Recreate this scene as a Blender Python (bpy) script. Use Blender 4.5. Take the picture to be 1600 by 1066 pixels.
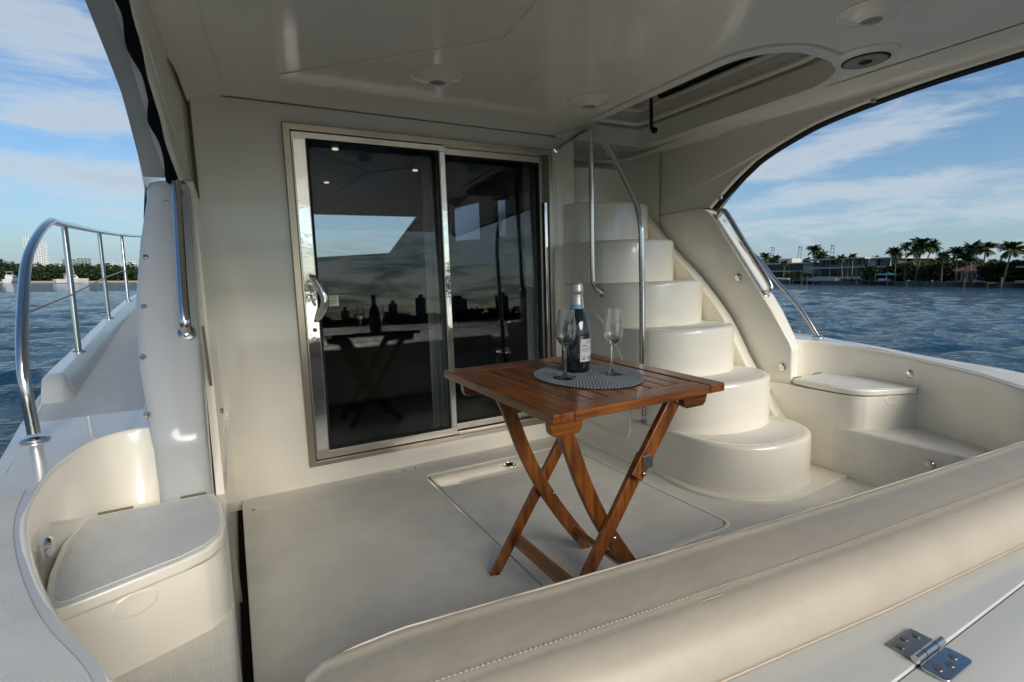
import bpy, bmesh, math, random
from mathutils import Vector, Matrix, noise
from mathutils.geometry import tessellate_polygon

for o in list(bpy.data.objects):
    bpy.data.objects.remove(o)
scn = bpy.context.scene
COL = scn.collection
R = math.radians
random.seed(7)

# ------------------------------------------------------------------ camera
CAM = Vector((0.0, 0.0, 1.08))          # eye, metres above the cockpit sole


def cam_axes(yaw, pitch, roll):
    cy, sy, cp, sp = math.cos(yaw), math.sin(yaw), math.cos(pitch), math.sin(pitch)
    f = Vector((sy * cp, cy * cp, -sp))
    r = Vector((cy, -sy, 0))
    u = r.cross(f)
    c, s = math.cos(roll), math.sin(roll)
    return Matrix((c * r + s * u, -s * r + c * u, -f)).transposed()


CAM_LEVEL = cam_axes(R(28.57), R(7.01), 0.0)        # camera over the level sea
CAM_BOAT = cam_axes(R(28.57), R(7.07), R(-1.80))    # the same camera in the boat's own axes
HEEL = Matrix.Translation(CAM) @ (CAM_LEVEL @ CAM_BOAT.inverted()).to_4x4() @ Matrix.Translation(-CAM)
cam = bpy.data.objects.new('camera', bpy.data.cameras.new('camera'))
COL.objects.link(cam)
cam.matrix_world = Matrix.Translation(CAM) @ CAM_LEVEL.to_4x4()
cam.data.lens = 18.11
cam.data.sensor_width = 36.0
cam.data.clip_start = 0.02
cam.data.clip_end = 20000
scn.camera = cam

# ------------------------------------------------------------------ light and exposure
SUN_EL, SUN_BEARING = 31.0, 172.0       # soft light through cloud, behind the camera
scn.view_settings.view_transform = 'Standard'
scn.view_settings.look = 'None'
scn.view_settings.exposure = 0.70
scn.view_settings.gamma = 1.0
scn.view_settings.use_curve_mapping = False
sun = bpy.data.objects.new('sun', bpy.data.lights.new('sun', 'SUN'))
COL.objects.link(sun)
sun.data.energy = 2.7
sun.data.angle = R(40)
sun.data.color = (1.0, 0.90, 0.76)
sb, se = R(SUN_BEARING), R(SUN_EL)
to_sun = Vector((math.sin(sb) * math.cos(se), math.cos(sb) * math.cos(se), math.sin(se)))
sun.rotation_euler = to_sun.to_track_quat('Z', 'Y').to_euler()


scn.cycles.use_adaptive_sampling = True
scn.cycles.adaptive_threshold = 0.02
scn.cycles.max_bounces = 8
scn.cycles.diffuse_bounces = 5
scn.cycles.glossy_bounces = 4
scn.cycles.transparent_max_bounces = 10
scn.cycles.caustics_reflective = False
scn.cycles.caustics_refractive = False


# ------------------------------------------------------------------ node helpers
class NT:
    def __init__(self, tree):
        self.t = tree
        self.n = tree.nodes
        self.l = tree.links

    def new(self, kind, **kw):
        nd = self.n.new(kind)
        for k, v in kw.items():
            if k.startswith('i_'):
                nd.inputs[k[2:].replace('_', ' ')].default_value = v
            else:
                setattr(nd, k, v)
        return nd

    def link(self, a, b):
        self.l.new(a, b)

    def math(self, op, a, b=None, c=None, clamp=False):
        nd = self.n.new('ShaderNodeMath')
        nd.operation = op
        nd.use_clamp = clamp
        for i, v in enumerate((a, b, c)):
            if v is None:
                continue
            if hasattr(v, 'is_output'):
                self.l.new(v, nd.inputs[i])
            else:
                nd.inputs[i].default_value = v
        return nd.outputs[0]

    def mix(self, fac, a, b, blend='MIX'):
        nd = self.n.new('ShaderNodeMix')
        nd.data_type = 'RGBA'
        nd.blend_type = blend
        for i, v in ((0, fac), (6, a), (7, b)):
            if hasattr(v, 'is_output'):
                self.l.new(v, nd.inputs[i])
            else:
                nd.inputs[i].default_value = v if i == 0 else (tuple(v) + (1,))[:4]
        return nd.outputs[2]

    def step(self, v, lo, hi):
        nd = self.n.new('ShaderNodeMapRange')
        nd.interpolation_type = 'SMOOTHSTEP'
        self.l.new(v, nd.inputs[0])
        nd.inputs[1].default_value = lo
        nd.inputs[2].default_value = hi
        return nd.outputs[0]


# ------------------------------------------------------------------ sky
world = bpy.data.worlds.new('World')
scn.world = world
world.use_nodes = True
W = NT(world.node_tree)
W.n.clear()
wout = W.new('ShaderNodeOutputWorld')
bg = W.new('ShaderNodeBackground')
SKY_STRENGTH = 0.073
bg.inputs[1].default_value = SKY_STRENGTH
W.link(bg.outputs[0], wout.inputs[0])
sky = W.new('ShaderNodeTexSky')
sky.sky_type = 'NISHITA'
sky.sun_disc = False
sky.sun_elevation = R(SUN_EL)
sky.sun_rotation = R(SUN_BEARING)
sky.air_density = 1.0
sky.dust_density = 1.2
sky.ozone_density = 2.0
tc = W.new('ShaderNodeTexCoord')
sep = W.new('ShaderNodeSeparateXYZ')
W.link(tc.outputs['Generated'], sep.inputs[0])
X, Y, Zc = sep.outputs
az = W.math('ARCTAN2', X, Y)
el = W.math('ARCSINE', Zc)
hyp = W.math('SQRT', W.math('ADD', W.math('MULTIPLY', X, X), W.math('MULTIPLY', Y, Y)))
comb = W.new('ShaderNodeCombineXYZ')         # layered cloud: round the horizon, squeezed in height
W.link(W.math('DIVIDE', X, W.math('MAXIMUM', hyp, 0.02)), comb.inputs[0])
W.link(W.math('DIVIDE', Y, W.math('MAXIMUM', hyp, 0.02)), comb.inputs[1])
W.link(W.math('MULTIPLY', el, 4.2), comb.inputs[2])


def cloud_noise(scale, detail, rough, rot, stretch, off, dist=0.6):
    mp = W.new('ShaderNodeMapping')
    mp.inputs['Rotation'].default_value = (0, 0, R(rot))
    mp.inputs['Scale'].default_value = stretch
    mp.inputs['Location'].default_value = off
    W.link(comb.outputs[0], mp.inputs[0])
    nz = W.new('ShaderNodeTexNoise')
    nz.inputs['Scale'].default_value = scale
    nz.inputs['Detail'].default_value = detail
    nz.inputs['Roughness'].default_value = rough
    nz.inputs['Distortion'].default_value = dist
    W.link(mp.outputs[0], nz.inputs[0])
    return nz.outputs[0]


n1 = cloud_noise(2.6, 7, 0.56, 0, (1, 1, 1), (3.1, 1.7, 0), 0.9)
n2 = cloud_noise(9.0, 6, 0.62, 0, (1, 1, 1.3), (0.4, 5.2, 2), 1.2)


def bank(az0, el0, slope, halfw, thick, gain):
    """a cloud bank: centre bearing and height in degrees, tilt, half length, half thickness"""
    da = W.math('SUBTRACT', az, R(az0))
    mid = W.math('ADD', W.math('MULTIPLY', da, slope), R(el0))
    de = W.math('DIVIDE', W.math('SUBTRACT', el, mid), R(thick))
    dl = W.math('DIVIDE', da, R(halfw))
    q = W.math('ADD', W.math('MULTIPLY', de, de), W.math('POWER', W.math('ABSOLUTE', dl), 3.0))
    return W.math('MULTIPLY', W.math('EXPONENT', W.math('MULTIPLY', q, -1.0)), gain)


bk = None
for args in ((61.5, 11.9, 0.21, 9.0, 1.25, 0.22), (56.0, 10.6, 0.2, 5.5, 1.5, 0.10), (62.0, 7.7, 0.05, 13.0, 0.95, 0.20), (60, 5.0, 0.03, 40, 1.4, 0.12),
             (-9.5, 13.0, 0.05, 6.0, 1.5, 0.24), (-12.0, 18.8, -0.05, 14.0, 3.2, 0.25), (-11.0, 8.6, 0.0, 14.0, 1.8, 0.20), (-9, 5.6, 0, 9, 0.6, 0.10)):
    b_ = bank(*args)
    bk = b_ if bk is None else W.math('ADD', bk, b_)
dens = W.math('ADD', W.math('ADD', W.math('MULTIPLY', n1, 0.60), W.math('MULTIPLY', n2, 0.40)), bk)
aft = W.step(W.math('MULTIPLY', Y, -1.0), 0.1, 0.75)     # 1 towards the stern, where the evening cloud is heavy
cover = W.math('ADD', dens, W.math('MULTIPLY', aft, 0.10))
mask = W.math('MULTIPLY', W.step(cover, 0.50, 0.76), 0.82)
shade = W.step(cover, 0.62, 0.86)
front_cloud = W.mix(shade, (5.0, 5.6, 6.2), (4.3, 4.9, 5.7))
low = W.math('SUBTRACT', 1.0, W.step(el, R(15), R(30)))
aft_cloud = W.mix(W.step(cover, 0.54, 0.64), W.mix(low, (15.0, 14.0, 12.4), (20.0, 15.5, 9.5)), W.mix(low, (9.5, 9.6, 9.6), (1.2, 1.3, 1.6)))
cloud_col = W.mix(aft, front_cloud, aft_cloud)
tint = W.mix(1.0, sky.outputs[0], (0.71, 0.95, 1.11), 'MULTIPLY')
haze_f = W.math('MULTIPLY', W.math('EXPONENT', W.math('MULTIPLY', W.math('MAXIMUM', el, 0.0), -1.0 / R(5.5))), 0.85)
clear = W.mix(W.math('MULTIPLY', haze_f, W.math('SUBTRACT', 1.0, W.math('MULTIPLY', aft, 0.6))), tint, (3.6, 4.45, 5.2))
W.link(W.mix(mask, clear, cloud_col), bg.inputs[0])


# ------------------------------------------------------------------ materials
MATS = {}


def pmat(name, base, rough=0.5, metal=0.0, spec=0.5, coat=0.0, coat_rough=0.05, var=0.0, var_scale=4.0, bump=None,
         trans=0.0, ior=1.5, rough_var=0.0, sheen=0.0):
    m = bpy.data.materials.new(name)
    m.use_nodes = True
    t = NT(m.node_tree)
    b = t.n['Principled BSDF']
    b.inputs['Base Color'].default_value = tuple(base) + (1,)
    b.inputs['Roughness'].default_value = rough
    b.inputs['Metallic'].default_value = metal
    b.inputs['Specular IOR Level'].default_value = spec
    b.inputs['Coat Weight'].default_value = coat
    b.inputs['Coat Roughness'].default_value = coat_rough
    b.inputs['Transmission Weight'].default_value = trans
    b.inputs['IOR'].default_value = ior
    if sheen:
        b.inputs['Sheen Weight'].default_value = sheen
    tcn = t.new('ShaderNodeTexCoord')
    if var or rough_var:
        nz = t.new('ShaderNodeTexNoise')
        nz.inputs['Scale'].default_value = var_scale
        nz.inputs['Detail'].default_value = 6
        nz.inputs['Roughness'].default_value = 0.65
        t.link(tcn.outputs['Object'], nz.inputs[0])
        if var:
            f = t.step(nz.outputs[0], 0.3, 0.7)
            t.link(t.mix(f, tuple(c * (1 - var) for c in base), tuple(min(1, c * (1 + var * 0.6)) for c in base)), b.inputs['Base Color'])
        if rough_var:
            r_ = t.math('ADD', t.math('MULTIPLY', nz.outputs[0], rough_var * 2), rough - rough_var)
            t.link(r_, b.inputs['Roughness'])
    if bump:
        kind, scale, dist = bump
        if kind == 'grid':
            sx_ = t.new('ShaderNodeSeparateXYZ')
            t.link(tcn.outputs['Object'], sx_.inputs[0])
            kk = 2 * math.pi / scale
            u_ = t.math('SINE', t.math('MULTIPLY', t.math('ADD', sx_.outputs[0], sx_.outputs[1]), kk * 0.7071))
            v_ = t.math('SINE', t.math('MULTIPLY', t.math('SUBTRACT', sx_.outputs[0], sx_.outputs[1]), kk * 0.7071))
            tx = None
            hgt = t.math('MULTIPLY', t.math('MULTIPLY', u_, v_), 0.5)
        elif kind == 'noise':
            tx = t.new('ShaderNodeTexNoise')
            tx.inputs['Detail'].default_value = 4
        else:
            tx = t.new('ShaderNodeTexVoronoi')
        if tx is not None:
            tx.inputs['Scale'].default_value = scale
            t.link(tcn.outputs['Object'], tx.inputs['Vector'])
            hgt = tx.outputs[0]
        bp = t.new('ShaderNodeBump')
        bp.inputs['Strength'].default_value = 1.0
        bp.inputs['Distance'].default_value = dist
        t.link(hgt, bp.inputs['Height'])
        t.link(bp.outputs[0], b.inputs['Normal'])
    MATS[name] = m
    return m


CREAM = (0.83, 0.79, 0.70)
pmat('gelcoat_cream', CREAM, 0.20, spec=0.5, coat=0.5, coat_rough=0.05, var=0.03, var_scale=2.0, bump=('noise', 2.2, 0.0025), rough_var=0.06)
pmat('gelcoat_ceiling', (0.79, 0.765, 0.695), 0.16, coat=0.25, coat_rough=0.05, var=0.03, var_scale=1.5, bump=('noise', 1.6, 0.003))
pmat('gelcoat_white', (0.46, 0.47, 0.468), 0.20, coat=0.35, coat_rough=0.06, var=0.03, var_scale=2.5, bump=('noise', 2.0, 0.002), rough_var=0.06)
pmat('nonskid_white', (0.53, 0.54, 0.535), 0.5, spec=0.35, var=0.07, var_scale=9, bump=('grid', 0.0062, 0.0011))
pmat('nonskid_lid', (0.70, 0.70, 0.68), 0.45, spec=0.4, var=0.06, var_scale=9, bump=('grid', 0.0062, 0.0010))
pmat('nonskid_cream', (0.81, 0.79, 0.73), 0.48, spec=0.4, var=0.09, var_scale=4.0, bump=('grid', 0.0066, 0.0016), rough_var=0.08)
pmat('dark_gap', (0.012, 0.011, 0.010), 0.8, spec=0.1)
pmat('seam_grey', (0.16, 0.14, 0.10), 0.7, spec=0.2)
pmat('black_rubber', (0.008, 0.008, 0.010), 0.5, spec=0.25)
pmat('black_gloss', (0.008, 0.008, 0.010), 0.08, spec=0.5)
pmat('black_canvas', (0.006, 0.006, 0.008), 0.85, spec=0.15, bump=('noise', 90, 0.001))
pmat('stainless', (0.62, 0.61, 0.59), 0.14, metal=1.0, rough_var=0.04, var_scale=12)
pmat('chrome', (0.74, 0.73, 0.71), 0.06, metal=1.0, bump=('noise', 5, 0.002))
pmat('bronze_frame', (0.36, 0.32, 0.26), 0.3, metal=0.9)
pmat('brushed_alu', (0.52, 0.49, 0.44), 0.28, metal=1.0)
pmat('vinyl', (0.375, 0.337, 0.28), 0.42, spec=0.4, var=0.06, var_scale=6, bump=('noise', 30, 0.0012), rough_var=0.06)
pmat('stitch', (0.46, 0.38, 0.28), 0.7)
pmat('screw_steel', (0.22, 0.22, 0.22), 0.35, metal=0.8)
pmat('lens_plastic', (0.62, 0.60, 0.54), 0.25)
pmat('speaker_cloth', (0.26, 0.26, 0.25), 0.6)
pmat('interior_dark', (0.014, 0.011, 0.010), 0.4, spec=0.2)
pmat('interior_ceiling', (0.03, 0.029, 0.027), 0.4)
pmat('curtain', (0.72, 0.72, 0.70), 0.9)
nt_ = NT(MATS['nonskid_cream'].node_tree)
b_n = nt_.n['Principled BSDF']
src = b_n.inputs['Base Color'].links[0].from_socket
tcs = nt_.new('ShaderNodeTexCoord')
mps = nt_.new('ShaderNodeMapping')
mps.inputs['Scale'].default_value = (5.0, 9.0, 5.0)
mps.inputs['Rotation'].default_value = (0, 0, 0.7)
nt_.link(tcs.outputs['Object'], mps.inputs[0])
nzs = nt_.new('ShaderNodeTexNoise')
nzs.inputs['Scale'].default_value = 1.6
nzs.inputs['Detail'].default_value = 8
nzs.inputs['Roughness'].default_value = 0.7
nt_.link(mps.outputs[0], nzs.inputs[0])
fac_ = nt_.math('MULTIPLY', nt_.step(nzs.outputs[0], 0.62, 0.74), 0.28)
nt_.link(nt_.mix(fac_, src, (0.42, 0.38, 0.32)), b_n.inputs['Base Color'])
m = pmat('lamp_glow', (0.9, 0.85, 0.7), 0.5)
m.node_tree.nodes['Principled BSDF'].inputs['Emission Color'].default_value = (1.0, 0.85, 0.6, 1)
m.node_tree.nodes['Principled BSDF'].inputs['Emission Strength'].default_value = 0.8
pmat('upholstery', (0.06, 0.05, 0.04), 0.7)
pmat('sticker', (0.80, 0.80, 0.76), 0.5)
pmat('sticker_head', (0.55, 0.50, 0.12), 0.5)
pmat('print_ink', (0.06, 0.06, 0.07), 0.6)
pmat('rope', (0.55, 0.57, 0.58), 0.6)


def wood(name, scale):
    m = bpy.data.materials.new(name)
    m.use_nodes = True
    t = NT(m.node_tree)
    b = t.n['Principled BSDF']
    tcn = t.new('ShaderNodeTexCoord')
    mp = t.new('ShaderNodeMapping')
    mp.inputs['Scale'].default_value = scale
    oi = t.new('ShaderNodeObjectInfo')
    addv = t.new('ShaderNodeVectorMath', operation='ADD')
    sc_ = t.new('ShaderNodeVectorMath', operation='SCALE')
    t.link(oi.outputs['Location'], sc_.inputs[0])
    t.link(tcn.outputs['Object'], addv.inputs[0])
    cmb = t.new('ShaderNodeCombineXYZ')
    rnd = t.math('MULTIPLY', oi.outputs['Random'], 37.0)
    for i in range(3):
        t.link(rnd, cmb.inputs[i])
    t.link(cmb.outputs[0], addv.inputs[1])
    t.link(addv.outputs[0], mp.inputs[0])
    nz = t.new('ShaderNodeTexNoise')
    nz.inputs['Scale'].default_value = 1.0
    nz.inputs['Detail'].default_value = 7
    nz.inputs['Roughness'].default_value = 0.6
    nz.inputs['Distortion'].default_value = 0.4
    t.link(mp.outputs[0], nz.inputs[0])
    f = t.step(nz.outputs[0], 0.28, 0.72)
    c = t.mix(f, (0.074, 0.020, 0.003), (0.30, 0.094, 0.011))
    br = t.math('ADD', t.math('MULTIPLY', oi.outputs['Random'], 0.5), 0.75)
    hs = t.new('ShaderNodeHueSaturation')
    t.link(br, hs.inputs['Value'])
    t.link(c, hs.inputs['Color'])
    t.link(hs.outputs[0], b.inputs['Base Color'])
    b.inputs['Roughness'].default_value = 0.34
    b.inputs['Coat Weight'].default_value = 0.55
    b.inputs['Coat Roughness'].default_value = 0.16
    bp = t.new('ShaderNodeBump')
    bp.inputs['Distance'].default_value = 0.0006
    bp.inputs['Strength'].default_value = 0.6
    t.link(nz.outputs[0], bp.inputs['Height'])
    t.link(bp.outputs[0], b.inputs['Normal'])
    MATS[name] = m


wood('teak_x', (4, 60, 60))
wood('teak_y', (60, 4, 60))
wood('teak_z', (50, 50, 5))


def glass_pane(name, tintc, ior):
    m = bpy.data.materials.new(name)
    m.use_nodes = True
    t = NT(m.node_tree)
    t.n.clear()
    out = t.new('ShaderNodeOutputMaterial')
    tr = t.new('ShaderNodeBsdfTransparent')
    tr.inputs[0].default_value = tuple(tintc) + (1,)
    gl = t.new('ShaderNodeBsdfGlossy')
    gl.inputs['Roughness'].default_value = 0.004
    fr = t.new('ShaderNodeFresnel')
    geo = t.new('ShaderNodeNewGeometry')
    t.link(t.math('ADD', ior, t.math('MULTIPLY', geo.outputs['Backfacing'], 1.0 / ior - ior)), fr.inputs['IOR'])
    mx = t.new('ShaderNodeMixShader')
    t.link(fr.outputs[0], mx.inputs[0])
    t.link(tr.outputs[0], mx.inputs[1])
    t.link(gl.outputs[0], mx.inputs[2])
    t.link(mx.outputs[0], out.inputs[0])
    MATS[name] = m


glass_pane('tinted_glass', (0.74, 0.76, 0.76), 1.50)
glass_pane('clear_glass', (0.85, 0.87, 0.87), 1.5)
m = bpy.data.materials.new('crystal')
m.use_nodes = True
t = NT(m.node_tree)
t.n.clear()
out = t.new('ShaderNodeOutputMaterial')
gs = t.new('ShaderNodeBsdfGlass')
gs.inputs['IOR'].default_value = 1.48
gs.inputs['Roughness'].default_value = 0.0
tr = t.new('ShaderNodeBsdfTransparent')
tr.inputs[0].default_value = (0.97, 0.975, 0.975, 1)
mx_ = t.new('ShaderNodeMixShader')
mx_.inputs[0].default_value = 0.8
t.link(tr.outputs[0], mx_.inputs[1])
t.link(gs.outputs[0], mx_.inputs[2])
t.link(mx_.outputs[0], out.inputs[0])
MATS['crystal'] = m
pmat('bottle_glass', (0.006, 0.010, 0.012), 0.08, spec=0.6, coat=0.4)
pmat('silver_foil', (0.60, 0.59, 0.57), 0.42, metal=0.9, bump=('noise', 160, 0.0015))
pmat('blue_band', (0.16, 0.36, 0.46), 0.4)
pmat('paper_label', (0.62, 0.62, 0.64), 0.6)
pmat('mat_dark', (0.045, 0.060, 0.078), 0.8)
pmat('mat_light', (0.30, 0.34, 0.37), 0.8)

# water
m = bpy.data.materials.new('sea_water')
m.use_nodes = True
t = NT(m.node_tree)
b = t.n['Principled BSDF']
b.inputs['Base Color'].default_value = (0.005, 0.030, 0.052, 1)
b.inputs['Roughness'].default_value = 0.05
b.inputs['IOR'].default_value = 1.33
b.inputs['Specular IOR Level'].default_value = 0.36
tcn = t.new('ShaderNodeTexCoord')
hsum = None
for sc_, wgt, rot in ((2.2, 0.22, 20), (6.0, 0.13, -15), (15.0, 0.05, 10)):
    mp = t.new('ShaderNodeMapping')
    mp.inputs['Rotation'].default_value = (0, 0, R(rot))
    mp.inputs['Scale'].default_value = (1.0, 1.5, 1.0)
    t.link(tcn.outputs['Object'], mp.inputs[0])
    nz = t.new('ShaderNodeTexNoise')
    nz.inputs['Scale'].default_value = sc_
    nz.inputs['Detail'].default_value = 4
    nz.inputs['Distortion'].default_value = 0.5
    t.link(mp.outputs[0], nz.inputs[0])
    v = t.math('MULTIPLY', nz.outputs[0], wgt)
    hsum = v if hsum is None else t.math('ADD', hsum, v)
bp = t.new('ShaderNodeBump')
bp.inputs['Distance'].default_value = 0.36
bp.inputs['Strength'].default_value = 1.0
t.link(hsum, bp.inputs['Height'])
t.link(bp.outputs[0], b.inputs['Normal'])
MATS['sea_water'] = m

# shore materials
pmat('grass', (0.07, 0.10, 0.035), 0.9, spec=0.1, var=0.3, var_scale=0.4)
pmat('seawall', (0.09, 0.085, 0.08), 0.9, var=0.4, var_scale=0.5)
pmat('sand', (0.33, 0.28, 0.21), 0.9)
pmat('house_white', (0.44, 0.435, 0.42), 0.7, var=0.06, var_scale=0.4)
pmat('house_grey', (0.11, 0.11, 0.105), 0.7)
pmat('house_glass', (0.012, 0.045, 0.055), 0.10, spec=0.4)
pmat('mullion_dark', (0.04, 0.045, 0.05), 0.5)
pmat('roof_tile', (0.17, 0.075, 0.05), 0.8, var=0.25, var_scale=1.0)
pmat('stucco', (0.42, 0.36, 0.30), 0.8)
pmat('timber_dark', (0.07, 0.055, 0.045), 0.9)
pmat('teal_canvas', (0.05, 0.30, 0.36), 0.7)
pmat('crane_steel', (0.16, 0.20, 0.26), 0.6)
pmat('tower_white', (0.60, 0.62, 0.64), 0.7)
pmat('tower_glass', (0.10, 0.13, 0.15), 0.15)
pmat('tower_green', (0.15, 0.20, 0.20), 0.4)
pmat('boat_white', (0.50, 0.50, 0.50), 0.45)
pmat('boat_red', (0.45, 0.08, 0.05), 0.6)
pmat('boat_yellow', (0.60, 0.40, 0.06), 0.6)
pmat('palm_trunk', (0.14, 0.12, 0.10), 0.9, var=0.3, var_scale=1.5)
pmat('bark', (0.10, 0.08, 0.06), 0.9)


def leafmat(name, a, bcol):
    m = bpy.data.materials.new(name)
    m.use_nodes = True
    t = NT(m.node_tree)
    b = t.n['Principled BSDF']
    tcn = t.new('ShaderNodeTexCoord')
    nz = t.new('ShaderNodeTexNoise')
    nz.inputs['Scale'].default_value = 0.7
    nz.inputs['Detail'].default_value = 3
    t.link(tcn.outputs['Object'], nz.inputs[0])
    t.link(t.mix(t.step(nz.outputs[0], 0.35, 0.65), a, bcol), b.inputs['Base Color'])
    b.inputs['Roughness'].default_value = 0.6
    b.inputs['Specular IOR Level'].default_value = 0.2
    MATS[name] = m


leafmat('leaf_dark', (0.014, 0.026, 0.010), (0.035, 0.055, 0.018))
leafmat('leaf_mid', (0.026, 0.050, 0.016), (0.070, 0.105, 0.030))
leafmat('palm_leaf', (0.022, 0.042, 0.016), (0.060, 0.090, 0.030))


# ------------------------------------------------------------------ mesh helpers
def obj(name, verts, faces, mat, parent=None, smooth=None, bevel=0.0, segs=2, solid=0.0, recalc=True, mats=None, fmat=None):
    me = bpy.data.meshes.new(name)
    me.from_pydata([tuple(v) for v in verts], [], faces)
    if recalc:
        bm = bmesh.new()
        bm.from_mesh(me)
        bmesh.ops.remove_doubles(bm, verts=bm.verts, dist=1e-6)
        bmesh.ops.recalc_face_normals(bm, faces=bm.faces)
        bm.to_mesh(me)
        bm.free()
    for k in (mats or [mat]):
        me.materials.append(MATS[k])
    if fmat:
        for i, p in enumerate(me.polygons):
            p.material_index = fmat[i]
    if smooth is not None or bevel:
        me.polygons.foreach_set('use_smooth', [True] * len(me.polygons))
        me.set_sharp_from_angle(angle=R(smooth if smooth is not None else 35))
    me.update()
    o = bpy.data.objects.new(name, me)
    COL.objects.link(o)
    if parent is not None:
        o.parent = parent
    if solid:
        md = o.modifiers.new('thick', 'SOLIDIFY')
        md.thickness = solid
        md.offset = -1
    if bevel:
        md = o.modifiers.new('bevel', 'BEVEL')
        md.width = bevel
        md.segments = segs
        md.limit_method = 'ANGLE'
        md.angle_limit = R(30)
        md.harden_normals = True
    return o


def empty(name, loc=(0, 0, 0), label=None, cat=None, group=None):
    o = bpy.data.objects.new(name, None)
    COL.objects.link(o)
    o.location = loc
    o.empty_display_size = 0.1
    tag(o, label, cat, group)
    return o


def tag(o, label=None, cat=None, group=None, kind=None):
    for k, v in (('label', label), ('category', cat), ('group', group), ('kind', kind)):
        if v:
            o[k] = v
    return o


class MB:
    """collects verts and faces of one part"""
    def __init__(self):
        self.v = []
        self.f = []

    def add(self, v, f):
        n = len(self.v)
        self.v += [tuple(p) for p in v]
        self.f += [tuple(i + n for i in q) for q in f]
        return self

    def box(self, a, b, M=None):
        x0, y0, z0 = a
        x1, y1, z1 = b
        v = [Vector(p) for p in ((x0, y0, z0), (x1, y0, z0), (x1, y1, z0), (x0, y1, z0), (x0, y0, z1), (x1, y0, z1), (x1, y1, z1), (x0, y1, z1))]
        if M is not None:
            v = [M @ p for p in v]
        return self.add(v, [(3, 2, 1, 0), (4, 5, 6, 7), (0, 1, 5, 4), (1, 2, 6, 5), (2, 3, 7, 6), (3, 0, 4, 7)])

    def prism(self, loops, to3, a, b):
        flat = [p for lp in loops for p in lp]
        tri = tessellate_polygon([[Vector((p[0], p[1], 0)) for p in lp] for lp in loops])
        n = len(flat)
        v = [to3(p[0], p[1], a) for p in flat] + [to3(p[0], p[1], b) for p in flat]
        f = [tuple(q) for q in tri] + [tuple(i + n for i in reversed(q)) for q in tri]
        k = 0
        for lp in loops:
            m_ = len(lp)
            for i in range(m_):
                j = (i + 1) % m_
                f.append((k + i, k + j, k + j + n, k + i + n))
            k += m_
        return self.add(v, f)

    def tube(self, pts, r, n=12, caps=True):
        pts = [Vector(p) for p in pts]
        rad = r if isinstance(r, (list, tuple)) else [r] * len(pts)
        t0 = (pts[1] - pts[0]).normalized()
        nrm = t0.orthogonal().normalized()
        rings = []
        for i, p in enumerate(pts):
            tt = (pts[min(i + 1, len(pts) - 1)] - pts[max(i - 1, 0)]).normalized()
            nrm = (nrm - tt * nrm.dot(tt)).normalized()
            bn = tt.cross(nrm)
            rings.append([p + (nrm * math.cos(2 * math.pi * k / n) + bn * math.sin(2 * math.pi * k / n)) * rad[i] for k in range(n)])
        v = [q for rg in rings for q in rg]
        f = []
        for i in range(len(pts) - 1):
            for k in range(n):
                f.append((i * n + k, i * n + (k + 1) % n, (i + 1) * n + (k + 1) % n, (i + 1) * n + k))
        if caps:
            f.append(tuple(range(n - 1, -1, -1)))
            f.append(tuple((len(pts) - 1) * n + k for k in range(n)))
        return self.add(v, f)

    def lathe(self, prof, origin=(0, 0, 0), n=32, M=None):
        o = Vector(origin)
        v = []
        for (r, z) in prof:
            for k in range(n):
                a = 2 * math.pi * k / n
                p = Vector((r * math.cos(a), r * math.sin(a), z))
                v.append((M @ p if M is not None else p) + o)
        f = []
        for i in range(len(prof) - 1):
            for k in range(n):
                f.append((i * n + k, i * n + (k + 1) % n, (i + 1) * n + (k + 1) % n, (i + 1) * n + k))
        if prof[0][0] > 1e-6:
            f.append(tuple(range(n - 1, -1, -1)))
        if prof[-1][0] > 1e-6:
            f.append(tuple((len(prof) - 1) * n + k for k in range(n)))
        return self.add(v, f)

    def grid(self, rows):
        m_ = len(rows[0])
        f = []
        for i in range(len(rows) - 1):
            for j in range(m_ - 1):
                f.append((i * m_ + j, i * m_ + j + 1, (i + 1) * m_ + j + 1, (i + 1) * m_ + j))
        return self.add([p for r_ in rows for p in r_], f)

    def build(self, name, mat, parent=None, **kw):
        return obj(name, self.v, self.f, mat, parent, **kw)


def catmull(P, n=8):
    P = [Vector(p) for p in P]
    Q = [P[0] * 2 - P[1]] + P + [P[-1] * 2 - P[-2]]
    out = []
    for i in range(1, len(Q) - 2):
        for k in range(n):
            t_ = k / n
            a, b_, c, d = Q[i - 1], Q[i], Q[i + 1], Q[i + 2]
            out.append(0.5 * ((2 * b_) + (c - a) * t_ + (2 * a - 5 * b_ + 4 * c - d) * t_ * t_ + (3 * b_ - a - 3 * c + d) * t_ ** 3))
    out.append(P[-1])
    return out


def rr(x0, y0, x1, y1, r, n=6):
    rs = r if isinstance(r, (list, tuple)) else [r] * 4
    out = []
    for (cx, cy, a0, q) in ((x1 - rs[0], y0 + rs[0], -90, rs[0]), (x1 - rs[1], y1 - rs[1], 0, rs[1]), (x0 + rs[2], y1 - rs[2], 90, rs[2]), (x0 + rs[3], y0 + rs[3], 180, rs[3])):
        for k in range(n + 1):
            a = R(a0 + 90 * k / n)
            out.append((cx + q * math.cos(a), cy + q * math.sin(a)))
    return out


def interp(x, tab):
    if x <= tab[0][0]:
        return tab[0][1]
    for (a, va), (b_, vb) in zip(tab, tab[1:]):
        if x <= b_:
            return va + (vb - va) * (x - a) / (b_ - a)
    return tab[-1][1]


XY = lambda x, y, z: (x, y, z)          # polygon in plan
XZ = lambda x, z, y: (x, y, z)          # polygon in elevation, seen from aft
YZ = lambda y, z, x: (x, y, z)          # polygon seen from the side
BOAT = []                                # top-level things that heel with the boat

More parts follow.
